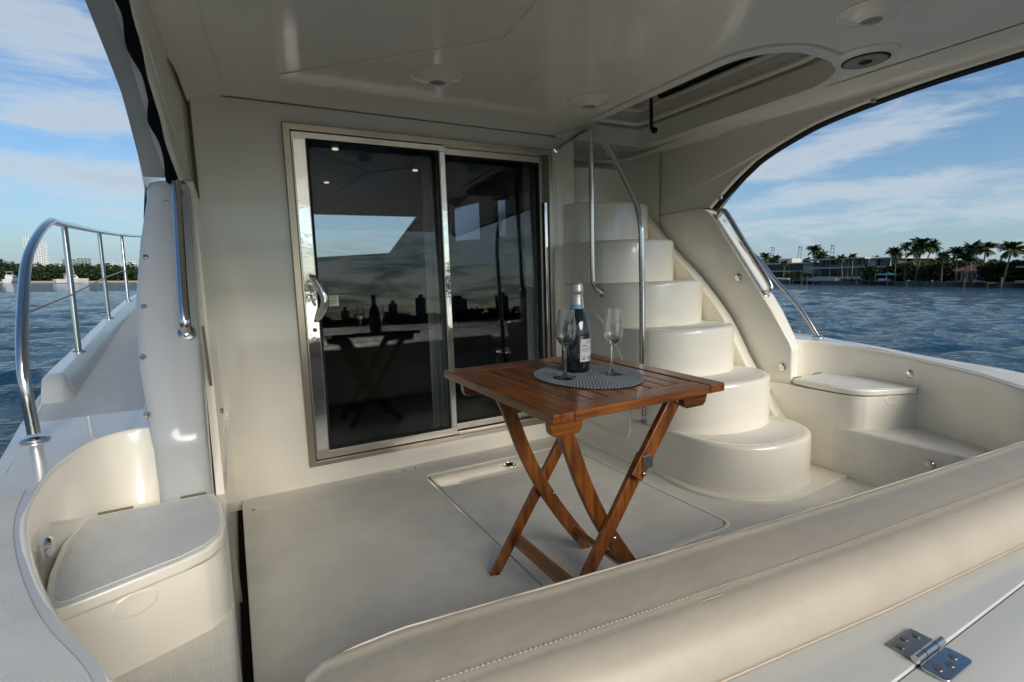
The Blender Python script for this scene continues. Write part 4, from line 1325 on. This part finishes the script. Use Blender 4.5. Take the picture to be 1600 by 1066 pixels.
RS = [(44, 215), (50, 198), (54, 187), (58.6, 176), (62, 166), (65, 156), (70, 139), (73.5, 128), (80, 115), (90, 105)]
shore_strip('right_shore', RS, 160, 0.95, ['seawall', 'grass'], 'low grassy shore with dark seawall across the water')
shore_strip('left_shore', [(-40, 300), (-28, 285), (-16, 276), (-8, 280), (4, 300)], 500, 0.5, ['sand', 'grass'], 'low sandy shore line below the mangroves')
shore_strip('far_shore', [(110, 420), (130, 400), (150, 380), (170, 370), (190, 380), (215, 400)], 500, 0.6, ['seawall', 'grass'], 'far shore mirrored in the door glass')
rd = lambda b_: interp(b_, RS)
GZ = SEA + 0.95


def bearing_of(px):
    return 28.57 + math.degrees(math.atan((px - 800) / 805.0))


# ---- palms
def palm_mesh(seed, nf, L):
    rg = random.Random(seed)
    mb = MB()
    for k in range(nf):
        aa = 2 * math.pi * (k * 0.381966 * 1.0) + rg.uniform(-0.2, 0.2)
        e0 = R(rg.choice([75, 60, 45, 30, 15, 0, -15]) + rg.uniform(-10, 10))
        ln = L * rg.uniform(0.8, 1.1)
        droop = rg.uniform(0.9, 1.6)
        p = Vector((0, 0, 0))
        d0 = Vector((math.cos(aa), math.sin(aa), 0))
        pts = []
        ns = 9
        for i in range(ns + 1):
            pts.append(p.copy())
            e = e0 - droop * (i / ns) ** 1.3
            p = p + (d0 * math.cos(e) + Vector((0, 0, math.sin(e)))) * (ln / ns)
        sd = Vector((-d0.y, d0.x, 0))
        for i in range(1, ns + 1):
            q = pts[i]
            tn = (pts[i] - pts[i - 1]).normalized()
            w = ln * 0.30 * math.sin(math.pi * (0.12 + 0.82 * i / ns)) ** 0.7
            for s_ in (-1, 1):
                for h_ in (0.0, 0.33, 0.66):
                    b0 = pts[i - 1] + (q - pts[i - 1]) * h_
                    tip = b0 + sd * s_ * w * rg.uniform(0.8, 1.1) + tn * w * 0.55 + Vector((0, 0, -w * rg.uniform(0.25, 0.75)))
                    mb.add([b0, b0 + tn * ln * 0.075, tip], [(0, 1, 2)])
        for i in range(ns):
            w = ln * 0.012
            mb.add([pts[i] - sd * w, pts[i] + sd * w, pts[i + 1] + sd * w, pts[i + 1] - sd * w], [(0, 1, 2, 3)])
    return mb


palm_protos = []
for sd_ in range(4):
    mb = palm_mesh(20 + sd_, 34 + 6 * (sd_ % 2), 1.0)
    me = bpy.data.meshes.new('palm_crown')
    me.from_pydata([tuple(q) for q in mb.v], [], mb.f)
    me.materials.append(MATS['palm_leaf'])
    palm_protos.append(me)


def palm(px, crown_y, rad_px, back, label, foot_px=None, pale=False):
    b_ = bearing_of(px)
    fb = bearing_of(foot_px if foot_px else px)
    d_ = rd(b_) + back
    base = at(fb, rd(fb) + back, GZ)
    dd = math.hypot(805, px - 800)
    h = (434 - crown_y) / dd * d_ + 1.08
    head = at(b_, d_, h)
    o = empty('palm_tree', base, label, 'palm tree', 'palms along the right shore')
    L = 1.2 * rad_px / dd * d_
    H_ = head - base
    pts = []
    for i in range(9):
        u = i / 8
        pts.append(Vector((H_.x * u ** 1.4, H_.y * u ** 1.4, H_.z * u)))
    r0 = 0.20 if pale else 0.15
    MB().tube(pts, [r0 * (1.25 - 0.5 * i / 8) for i in range(9)], 7).build('trunk', 'palm_trunk', o, smooth=60)
    c = bpy.data.objects.new('crown', palm_protos[int(px) % 4])
    COL.objects.link(c)
    c.parent = o
    c.location = H_
    c.scale = (L, L, L)
    c.rotation_euler = (0, 0, px * 1.7)
    return o


PALMS = [
    (1391, 396, 12, 6, 'bushy palm right of the glass house', 1394, 0), (1407, 386, 9, 5, 'slim tall palm with small crown left of the pale-trunked palm', 1409, 0),
    (1431, 385, 17, 4, 'tallest palm with thick pale trunk at the right shore', 1427, 1), (1448, 387, 12, 5, 'palm leaning right beside the tallest palm', 1433, 0),
    (1420, 395, 11, 9, 'dark lower palm just left of the tallest palm', 1422, 0), (1465, 401, 9, 5, 'small palm between the tallest palm and the red-roofed cottage', 1466, 0),
    (1487, 396, 13, 9, 'drooping palm left of the cottage chimney', 1488, 0), (1509, 390, 14, 10, 'wide palm rising behind the cottage chimney', 1510, 0),
    (1530, 390, 15, 9, 'wide palm right of the cottage roof', 1529, 0), (1502, 406, 15, 2, 'low palm standing in front of the red-roofed cottage', 1503, 0),
    (1571, 391, 18, 5, 'large shaggy palm left of the dark house at the picture edge', 1563, 0), (1598, 399, 9, 12, 'palm cut by the right picture edge', 1598, 0),
    (1266, 392, 11, 14, 'tall palm over the roof between the two glass houses', 1266, 0), (1277, 403, 12, 16, 'low spreading palm behind the roof of the long glass house', 1277, 0),
    (1191, 402, 9, 22, 'palm beside the wing handrail behind the left house', 1191, 0), (1207, 405, 8, 20, 'palm behind the left house roof near the handrail', 1207, 0),
    (1221, 412, 6, 3, 'thin palm in front of the left glass house', 1221, 0), (1256, 410, 8, 20, 'palm tuft above the right end of the left house', 1256, 0),
    (1308, 404, 7, 3, 'thin palm left of centre before the long glass house', 1312, 0), (1326, 401, 6, 3, 'thin upright palm at centre before the long glass house', 1327, 0),
    (1318, 406, 7, 20, 'palm tuft peeking over the middle of the long roof', 1318, 0), (1295, 406, 7, 20, 'palm tuft peeking over the left of the long roof', 1295, 0),
    (1350, 407, 6, 22, 'palm tuft over the right of the long roof', 1350, 0), (1361, 405, 6, 24, 'small palm farthest right behind the long roof', 1361, 0)]
for p in PALMS:
    palm(p[0], p[1], p[2], p[3], p[4], p[5], bool(p[6]))


# ---- broad-leaved trees
def foliage(mb, c, rad, n, size, rg):
    for k in range(n):
        d = Vector((rg.gauss(0, 1), rg.gauss(0, 1), rg.gauss(0, 1)))
        d.normalize()
        p = Vector(c) + Vector((d.x * rad[0], d.y * rad[1], d.z * rad[2])) * (rg.random() ** 0.35)
        u = Vector((rg.uniform(-1, 1), rg.uniform(-1, 1), rg.uniform(-0.6, 0.6))).normalized()
        w = u.cross(Vector((rg.uniform(-1, 1), rg.uniform(-1, 1), rg.uniform(-1, 1)))).normalized()
        s_ = size * rg.uniform(0.6, 1.4)
        mb.add([p - u * s_ * 0.5, p + w * s_ * 0.28, p + u * s_ * 0.5, p - w * s_ * 0.28], [(0, 1, 2, 3)])


def tree(px, top_y, w_px, back, label, leaf='leaf_dark', n=1900, cat='tree'):
    b_ = bearing_of(px)
    d_ = rd(b_) + back
    base = at(b_, d_, GZ)
    dd = math.hypot(805, px - 800)
    h = (434 - top_y) / dd * d_ + 1.08 - GZ
    w = 1.35 * w_px / dd * d_
    rg = random.Random(int(px * 3 + top_y))
    o = empty('broadleaf_tree', base, label, cat, 'trees along the right shore')
    tr = MB()
    tr.tube([(0, 0, 0), (0.1, 0.05, h * 0.3), (0.0, 0.1, h * 0.6)], [0.28, 0.2, 0.08], 7)
    cr = MB()
    for k in range(9):
        aa = rg.uniform(0, 6.28)
        rr0 = rg.uniform(0.0, 0.34) * w
        cz = h * rg.uniform(0.35, 0.80)
        c_ = (rr0 * math.cos(aa), rr0 * math.sin(aa), cz)
        rad = w * rg.uniform(0.20, 0.32)
        rv = min(rad, (h - cz) * 0.95)
        foliage(cr, c_, (rad, rad, max(rv, 0.6)), n // 9, 0.62, rg)
        tr.tube([(0, 0, h * 0.25), (c_[0] * 0.6, c_[1] * 0.6, cz * 0.8), c_], [0.10, 0.07, 0.03], 5)
    foliage(cr, (0, 0, h * 0.28), (w * 0.45, w * 0.45, h * 0.28), n // 4, 0.6, rg)
    tr.build('trunk', 'bark', o, smooth=60)
    cr.build('crown', leaf, o, recalc=False)
    return o


for a in ((1398, 405, 20, 16, 'dark tree behind the bushy palm right of the glass house', 'leaf_dark'), (1415, 402, 24, 20, 'broad dark tree behind the slim tall palm', 'leaf_dark'),
          (1437, 403, 28, 18, 'broad green tree behind the tallest palm', 'leaf_mid'), (1457, 402, 26, 14, 'rounded green tree left of the red-roofed cottage', 'leaf_mid'),
          (1473, 388, 11, 20, 'small round-headed tree standing above the others left of the cottage', 'leaf_dark'),
          (1484, 406, 24, 22, 'dark tree behind the left end of the cottage roof', 'leaf_dark'), (1508, 404, 30, 26, 'dense dark tree behind the cottage chimney', 'leaf_dark'),
          (1537, 405, 28, 16, 'dense dark tree right of the cottage', 'leaf_dark'), (1553, 410, 24, 9, 'dark shrubby tree left of the shaggy palm', 'leaf_dark'),
          (1578, 406, 28, 12, 'dark tree under the shaggy palm by the dark house', 'leaf_dark'),
          (1356, 416, 22, 5, 'leafy tree before the right part of the glass house', 'leaf_mid'), (1383, 416, 20, 5, 'dark tree right of the teal canopy', 'leaf_dark'),
          (1236, 405, 14, 26, 'rounded tree behind the left house roof', 'leaf_mid'), (1200, 402, 24, 40, 'tree behind the left house beside the handrail', 'leaf_dark'),
          (1180, 404, 26, 30, 'tree half hidden by the wing handrail', 'leaf_dark'), (1372, 409, 16, 24, 'tree behind the right end of the long roof', 'leaf_dark')):
    tree(*a)
for a in ((1404, 411, 26, 10, 'low dark tree filling the gap under the slim tall palm', 'leaf_dark'), (1426, 410, 30, 9, 'low green tree at the foot of the tallest palm', 'leaf_mid'),
          (1447, 410, 30, 8, 'low green tree at the foot of the leaning palm', 'leaf_mid'), (1468, 411, 28, 9, 'low dark tree just left of the cottage wall', 'leaf_dark'),
          (1497, 407, 36, 24, 'broad dark tree behind the middle of the cottage', 'leaf_dark'), (1522, 406, 34, 22, 'broad dark tree behind the right end of the cottage', 'leaf_dark'),
          (1544, 412, 30, 6, 'low dark tree beside the right end of the cottage', 'leaf_dark'), (1566, 411, 32, 8, 'low dark tree at the foot of the shaggy palm', 'leaf_dark'),
          (1590, 409, 22, 18, 'dark tree behind the dark house at the picture edge', 'leaf_dark')):
    tree(*a)


def hedge(px0, px1, y_top, back, label):
    b0, b1 = bearing_of(px0), bearing_of(px1)
    p, q = at(b0, rd(b0) + back, GZ), at(b1, rd(b1) + back, GZ)
    dd = math.hypot(805, px0 - 800)
    h = (434 - y_top) / dd * (rd(b0) + back) + 1.08 - GZ
    o = empty('hedge', p, label, 'hedge', 'hedges in front of the glass houses')
    mb = MB()
    rg = random.Random(int(px0))
    L = q - p
    nb = max(3, int(L.length / 1.6))
    for k in range(nb):
        c_ = L * ((k + 0.5) / nb) + Vector((0, 0, h * 0.5))
        foliage(mb, c_, (1.1, 1.1, h * rg.uniform(0.45, 0.55)), 110, 0.5, rg)
    mb.build('foliage', 'leaf_mid', o, recalc=False)


hedge(1222, 1256, 422.5, 5, 'clipped green hedge in front of the left glass house')
hedge(1315, 1343, 436.5, 3, 'low green hedge below the long glass house')


# ---- houses
def frame_at(px0, px1, back):
    b0, b1 = bearing_of(px0), bearing_of(px1)
    d0 = rd(b0) + back
    p = at(b0, d0, GZ)
    q = at(b1, rd(b1) + back, GZ)
    e = q - p
    Wd = e.length
    e.normalize()
    nrm = Vector((e.y, -e.x, 0))
    if nrm.dot(p) < 0:
        nrm = -nrm          # away from the viewer
    M = Matrix((e, nrm, Vector((0, 0, 1)))).transposed().to_4x4()
    M.translation = p
    return M, Wd


def house_obj(name, M, label):
    o = empty(name, (0, 0, 0), label, 'house')
    o.matrix_world = M
    return o


# long glass house
M, Wd = frame_at(1264, 1389, 10)
h2 = house_obj('glass_house', M, 'long white two-storey modern house with dark glass walls and flat roofs')
MB().box((0, 0.3, -0.2), (Wd, 14, 1.2)).build('plinth', 'house_white', h2)
MB().box((0.3, 2.2, 1.2), (Wd - 0.6, 13, 6.0)).build('core', 'house_grey', h2)
MB().box((-1.0, -0.4, 3.55), (Wd + 0.4, 13.5, 3.95)).build('floor_slab', 'house_white', h2)
MB().box((-1.5, -1.0, 6.05), (Wd * 0.72, 14, 6.45)).build('roof', 'house_white', h2)
MB().box((Wd * 0.735, 0.6, 5.85), (Wd + 0.8, 14, 6.25)).build('roof', 'house_white', h2)
MB().box((Wd * 0.70, 1.4, 3.96), (Wd * 0.76, 2.19, 6.03)).build('wall', 'house_white', h2)
nwin = 16
for fl_, (z0, z1) in enumerate(((1.25, 3.5), (4.0, 6.0))):
    for k in range(nwin):
        a_ = 0.4 + (Wd * (0.98 if fl_ == 0 else 0.70) - 0.6) * k / nwin
        b_ = 0.4 + (Wd * (0.98 if fl_ == 0 else 0.70) - 0.6) * (k + 1) / nwin
        w_ = MB().box((a_ + 0.06, 2.10, z0 + 0.05), (b_ - 0.06, 2.16, z1 - 0.05)).build('window', 'house_glass', h2)
        MB().box((b_ - 0.055, 1.98, z0), (b_ + 0.055, 2.19, z1)).build('mullion', 'mullion_dark', h2)
for k in range(4):
    a_ = Wd * 0.77 + (Wd * 0.21) * k / 4
    MB().box((a_ + 0.05, 2.05, 4.1), (a_ + Wd * 0.05, 2.16, 5.8)).build('window', 'house_glass', h2)
for k in range(5):
    MB().box((0.2 + k * Wd / 4.2, 0.2, 1.2), (0.4 + k * Wd / 4.2, 0.4, 6.0)).build('column', 'house_white', h2)
MB().box((0.0, -3.0, -0.3), (Wd * 0.45, 0.28, 0.75)).build('terrace', 'house_white', h2)
MB().box((0.5, 0.32, 3.96), (Wd * 0.68, 0.36, 4.6)).build('balustrade', 'house_glass', h2)

# left modern house
M, Wd = frame_at(1188, 1262, 14)
h1 = house_obj('flat_roof_house', M, 'low modern house with flat roof and white end wall left of the glass house')
MB().box((0, 0.5, -0.3), (Wd, 12, 0.9)).build('plinth', 'house_grey', h1)
MB().box((0, 2.0, 0.9), (Wd, 12, 5.6)).build('core', 'house_grey', h1)
MB().box((-1, -0.5, 5.3), (Wd + 1.0, 12.5, 5.75)).build('roof', 'house_white', h1)
MB().box((-1, -0.2, 2.85), (Wd * 0.83, 12, 3.2)).build('floor_slab', 'house_white', h1)
MB().box((Wd * 0.20, 3.5, 5.76), (Wd * 0.48, 10, 7.3)).build('penthouse', 'house_white', h1)
MB().box((Wd * 0.84, 0.6, 2.2), (Wd + 0.6, 1.99, 5.29)).build('end_wall', 'house_white', h1)
for k in range(9):
    MB().box((Wd * 0.83 * k / 9 + 0.08, 1.90, 3.3), (Wd * 0.83 * (k + 1) / 9 - 0.08, 1.97, 5.2)).build('window', 'house_glass', h1)
    MB().box((Wd * 0.83 * k / 9 + 0.08, 1.90, 1.0), (Wd * 0.83 * (k + 1) / 9 - 0.08, 1.97, 2.8)).build('window', 'house_glass', h1)

# red roofed cottage
M, Wd = frame_at(1478, 1529, 10)
h3 = house_obj('cottage', M, 'small cottage with red tiled roof, pale walls and a white chimney among palms')
MB().box((0, 0.5, -0.2), (Wd, 7, 2.35)).build('wall', 'stucco', h3)
rf_ = MB().add([(-0.5, 0, 2.35), (Wd + 0.5, 0, 2.35), (Wd + 0.5, 7.5, 2.35), (-0.5, 7.5, 2.35), (1.2, 3.7, 3.75), (Wd - 1.2, 3.7, 3.75)], [(0, 1, 5, 4), (1, 2, 5), (2, 3, 4, 5), (3, 0, 4), (3, 2, 1, 0)]).build('roof', 'roof_tile', h3)
MB().box((Wd * 0.52, 3.0, 3.3), (Wd * 0.62, 3.8, 4.7)).build('chimney', 'house_white', rf_)
for k in range(6):
    a_ = Wd * (0.06 + 0.155 * k)
    MB().box((a_, 0.43, 0.3), (a_ + Wd * 0.07, 0.497, 1.9)).build('window', 'mullion_dark', h3)
    MB().box((a_ + Wd * 0.09, 0.38, -0.2), (a_ + Wd * 0.115, 0.497, 2.34)).build('pilaster', 'house_white', h3)

# dark modern house at the right edge
M, Wd = frame_at(1584, 1680, 9)
h4 = house_obj('dark_house', M, 'dark modern house with pale floor slabs at the right edge of the shore')
MB().box((0.5, 1.5, 0), (Wd, 11, 5.6)).build('core', 'mullion_dark', h4)
for z in (0.0, 2.75, 5.4):
    MB().box((-0.3, -0.3, z), (Wd + 0.5, 11.5, z + 0.35)).build('floor_slab', 'house_white', h4)
for k in range(6):
    for z in (0.5, 3.2):
        MB().box((0.8 + k * 1.9, 1.40, z), (2.5 + k * 1.9, 1.47, z + 2.0)).build('window', 'house_glass', h4)

# teal canopy and dock furniture
M, Wd = frame_at(1363, 1381, 2)
cn = empty('boat_canopy', (0, 0, 0), 'small teal canvas canopy on white posts at the water edge', 'canopy')
cn.matrix_world = M
MB().add([(-0.2, -0.3, 1.55), (Wd + 0.2, -0.3, 1.55), (Wd + 0.2, 2.6, 1.55), (-0.2, 2.6, 1.55), (0.5, 1.2, 2.15), (Wd - 0.5, 1.2, 2.15)], [(0, 1, 5, 4), (1, 2, 5), (2, 3, 4, 5), (3, 0, 4)]).build('cover', 'teal_canvas', cn, solid=0.06)
for (a_, b_) in ((0.1, 0), (Wd - 0.1, 0), (0.1, 2.3), (Wd - 0.1, 2.3)):
    MB().tube([(a_, b_, -0.4), (a_, b_, 1.55)], 0.07, 7).build('post', 'boat_white', cn)
hb = MB().box((0.6, 0.2, 0.0), (Wd - 0.6, 2.0, 0.75)).build('tender', 'boat_white', cn, bevel=0.2)


def dock(px0, px1, label):
    b0, b1 = bearing_of(px0), bearing_of(px1)
    p, q = at(b0, rd(b0) - 2.5, SEA), at(b1, rd(b1) - 2.5, SEA)
    e = q - p
    L = e.length
    e.normalize()
    M = Matrix((e, Vector((-e.y, e.x, 0)), Vector((0, 0, 1)))).transposed().to_4x4()
    M.translation = p
    o = empty('dock', (0, 0, 0), label, 'dock', 'docks along the right shore')
    o.matrix_world = M
    s_ = 1 if (M.to_3x3() @ Vector((0, 1, 0))).dot(p) > 0 else -1
    MB().box((0, min(0, 2.6 * s_), 0.72), (L, max(0, 2.6 * s_), 0.92)).build('deck', 'timber_dark', o)
    for k in range(max(2, int(L / 2.2))):
        x = L * k / max(1, int(L / 2.2) - 1)
        MB().tube([(x, -0.18 * s_, -1.0), (x, -0.18 * s_, 0.7 + 0.9 * ((k * 7) % 3) / 2)], 0.14, 7).build('dock_post', 'timber_dark', o)


dock(1222, 1268, 'wooden dock with posts in front of the left house')
dock(1330, 1384, 'wooden dock below the teal canopy')
dock(1478, 1540, 'wooden dock in front of the red-roofed cottage')
dock(1562, 1602, 'wooden dock at the right picture edge')
for i, (px, ytop, lab_) in enumerate(((1502.5, 436, 'tall grey mooring pile before the cottage'), (1560, 435, 'tall pale mooring pile left of the dark house'), (1231, 434, 'mooring pile before the hedge of the left house'),
                                     (1249, 431, 'tall mooring pile before the left house end wall'), (1258, 433, 'mooring pile nearest the long glass house'), (1334, 436, 'mooring pile below the middle of the long glass house'),
                                     (1412, 441, 'short mooring pile under the slim tall palm'), (1452, 441, 'short mooring pile under the leaning palm'))):
    b_ = bearing_of(px)
    d_ = rd(b_) - 4
    h = (434 - ytop) / math.hypot(805, px - 800) * d_ + 1.08
    o = MB().tube([(0, 0, -1.2), (0, 0, h - SEA)], 0.17, 9).lathe([(0.2, h - SEA), (0.2, h - SEA + 0.06), (0, h - SEA + 0.22)], n=9).build('mooring_pile', 'seawall' if i else 'house_grey')
    o.location = at(b_, d_, SEA)
    tag(o, lab_, 'post', 'mooring piles off the right shore')

# ---- port cranes far behind
for px, top_y, lab_ in ((1201, 388, 'leftmost far harbour crane above the wing handrail'), (1243, 387, 'middle far harbour crane'), (1293, 385, 'rightmost far harbour crane above the long glass house')):
    b_ = bearing_of(px)
    d_ = 1500
    h = (434 - top_y) / math.hypot(805, px - 800) * d_ - SEA
    o = empty('harbour_crane', at(b_, d_, SEA), lab_, 'crane', 'harbour cranes on the horizon')
    e = Vector((math.cos(R(b_)), -math.sin(R(b_)), 0))
    for s_ in (-1, 1):
        MB().tube([e * (s_ * 3.2 - 2.5), e * (s_ * 3.0 + 2.0) + Vector((0, 0, h))], 0.75, 6).build('boom_leg', 'crane_steel', o)
    for u in (0.35, 0.6, 0.8, 0.93, 1.0):
        MB().tube([e * (-3.2 - 2.5 + 4.6 * u) + Vector((0, 0, h * u)), e * (3.2 - 2.5 + 4.4 * u) + Vector((0, 0, h * u))], 0.6, 6).build('cross_beam', 'crane_steel', o)
    MB().box((-2.0, -2, h), (4.5, 2, h + 2.2)).build('boom_head', 'crane_steel', o)

# ---- left shore: mangrove wood, towers, boats
rg = random.Random(5)
wood_mb = MB()
for k in range(260):
    b_ = -30 + 34 * k / 260 + rg.uniform(-0.1, 0.1)
    d_ = 286 + rg.uniform(0, 30)
    hh = rg.uniform(5.5, 8.5) + (2.0 if (b_ < -14.2) else 0) * rg.random()
    p = at(b_, d_, SEA)
    rad = rg.uniform(2.2, 4.0)
    foliage(wood_mb, (p.x, p.y, SEA + hh * 0.5), (rad, rad, hh * 0.52), 200, 1.15, rg)
for k in range(160):
    b_ = 105 + 110 * k / 160
    p = at(b_, 395 + rg.uniform(0, 25), SEA)
    hh = rg.uniform(5, 11)
    foliage(wood_mb, (p.x, p.y, SEA + hh * 0.5), (6, 6, hh * 0.52), 170, 3.0, rg)
tag(wood_mb.build('mangrove_wood', 'leaf_dark', recalc=False), 'dark green mangrove wood along the far shores', 'wood', kind='stuff')


def tower(name, px0, px1, top_y, dist, label, body, floors, bays, mats=('tower_white', 'tower_glass'), cat='building'):
    bm_ = (bearing_of(px0) + bearing_of(px1)) / 2 if px0 > -900 else None
    o = empty(name, at(bm_, dist, SEA), label, cat)
    o.rotation_euler = (0, 0, -R(bm_))
    dd = math.hypot(805, (px0 + px1) / 2 - 800)
    for (u0, u1, ty, dp) in body:
        x0 = (px0 + (px1 - px0) * u0 - (px0 + px1) / 2) / dd * dist / math.cos(R(bm_ - 28.57))
        x1 = (px0 + (px1 - px0) * u1 - (px0 + px1) / 2) / dd * dist / math.cos(R(bm_ - 28.57))
        x0, x1 = x0 * 0.8, x1 * 0.8
        h = (434 - ty) / dd * dist - SEA
        MB().box((x0, dp, 0), (x1, dp + 18, h)).build('wall', mats[0], o)
        nf = max(3, int(floors * h / 97))
        win = MB()
        for f_ in range(nf):
            for k in range(bays):
                wa = x0 + (x1 - x0) * (k + 0.18) / bays
                wb = x0 + (x1 - x0) * (k + 0.82) / bays
                win = MB().box((wa, dp - 0.06, h * (f_ + 0.25) / nf), (wb, dp - 0.01, h * (f_ + 0.80) / nf))
                win.build('window', mats[1], o)
    return o


tower('tower_block', 53, 82, 364, 1500, 'tall slim white tower block beyond the mangroves', ((0.05, 0.34, 370, 2), (0.36, 0.42, 368, 5), (0.44, 0.72, 364, 0), (0.74, 0.90, 378, 3)), 26, 3)
tower('apartment_block', 111, 144, 402, 700, 'grey-green apartment block between the rail stanchions', ((0.0, 0.48, 404, 0), (0.5, 1.0, 402, 3)), 40, 4, ('tower_green', 'tower_glass'))
tower('white_block', 165, 181, 409, 900, 'low white apartment block right of the grey-green one', ((0.0, 0.3, 410, 2), (0.32, 1.0, 409, 0)), 40, 3)
tower('grey_block', 197, 216, 408, 800, 'pale grey apartment block beside the white wing', ((0.0, 0.45, 409, 0), (0.47, 1.0, 408, 2)), 45, 3)
# skyline astern, mirrored in the glass
SKYL = ('second tower from the door handle', 'tallest slim tower', 'broadest tower, centre', 'tower right of the broadest one', 'rightmost low tower', 'small tower nearest the door handle')
for i, (b_, w_, h_) in enumerate(((164, 10, 24), (161, 12, 30), (157, 24, 27), (152, 16, 29), (148, 15, 22), (169, 9, 18))):
    o = empty('skyline_tower', at(b_, 620, SEA), SKYL[i] + ' of the dark skyline mirrored in the door', 'building', 'skyline mirrored in the door')
    o.rotation_euler = (0, 0, -R(b_))
    MB().box((-w_ / 2, 0, 0), (w_ / 2, 15, h_)).build('wall', 'tower_glass', o)
    MB().box((-w_ / 4, 2, h_), (w_ / 5, 12, h_ + 4)).build('roof_block', 'tower_glass', o)


def hull(mb, L, B, H_, rake=0.15):
    sec = []
    for k in range(9):
        u = k / 8
        bw = B / 2 * (1 - max(0, (u - 0.5) / 0.5) ** 2.2)
        x = -L / 2 + L * u
        sec.append([(x, -bw, H_ * (1 + 0.25 * u)), (x - rake * u, -bw * 0.8, 0.1), (x - rake * u, 0, -0.3), (x - rake * u, bw * 0.8, 0.1), (x, bw, H_ * (1 + 0.25 * u))])
    mb.grid(sec)
    n = len(sec[0])
    mb.add([q for s_ in sec for q in (s_[0], s_[-1])], [(2 * i, 2 * i + 1, 2 * i + 3, 2 * i + 2) for i in range(8)])
    mb.add(sec[0], [(0, 1, 2, 3, 4)])


b_ = bearing_of(116)
ct = empty('catamaran', at(b_, 225, SEA + 0.05), 'white power catamaran with red and yellow cabin top off the mangrove shore', 'boat')
ct.rotation_euler = (0, 0, -R(b_) + R(12))
for s_ in (-1.3, 1.3):
    mb = MB()
    hull(mb, 8.6, 1.5, 1.25)
    for i, q in enumerate(mb.v):
        mb.v[i] = (q[0], q[1] + s_, q[2])
    mb.build('hull', 'boat_white', ct, smooth=40)
MB().box((-4.0, -1.6, 0.9), (2.6, 1.6, 1.35)).build('bridge_deck', 'boat_white', ct, bevel=0.1)
MB().prism([[(-1.6, 1.36), (1.9, 1.36), (1.1, 2.75), (-1.6, 2.75)]], XZ, -1.4, 1.4).build('cabin', 'boat_white', ct, bevel=0.08)
for k in range(3):
    MB().box((-1.3 + k * 0.8, -1.46, 1.9), (-0.65 + k * 0.8, -1.41, 2.5)).build('window', 'tower_glass', ct)
MB().box((-1.9, -1.2, 2.78), (0.2, 1.2, 3.25)).build('cabin_top', 'boat_red', ct, bevel=0.1)
MB().box((-0.9, -1.0, 3.26), (0.9, 1.0, 3.45)).build('cabin_top', 'boat_yellow', ct, bevel=0.05)
MB().tube([(0.9, 0, 2.76), (0.75, 0, 5.2)], 0.06, 6).build('mast', 'boat_white', ct)
b_ = bearing_of(24)
sm = empty('flybridge_cruiser', at(b_, 262, SEA + 0.05), 'small white flybridge cruiser near the left picture edge', 'boat')
sm.rotation_euler = (0, 0, -R(b_) + R(70))
mb = MB()
hull(mb, 7.5, 2.9, 1.2)
mb.build('hull', 'boat_white', sm, smooth=40)
MB().box((-2.4, -1.1, 1.2), (1.4, 1.1, 2.3)).build('cabin', 'boat_white', sm, bevel=0.15)
MB().box((-2.2, -1.13, 1.6), (1.0, -1.105, 2.05)).build('window', 'tower_glass', sm)
MB().box((-2.2, -1.0, 2.31), (0.2, 1.0, 2.8)).build('flybridge', 'boat_white', sm, bevel=0.1)
MB().tube([(-1.4, -0.8, 2.8), (-1.2, -0.8, 3.8)], 0.06, 6).tube([(-1.4, 0.8, 2.8), (-1.2, 0.8, 3.8)], 0.06, 6).box((-1.9, -1.0, 3.8), (0.1, 1.0, 3.9)).build('bimini', 'boat_white', sm)
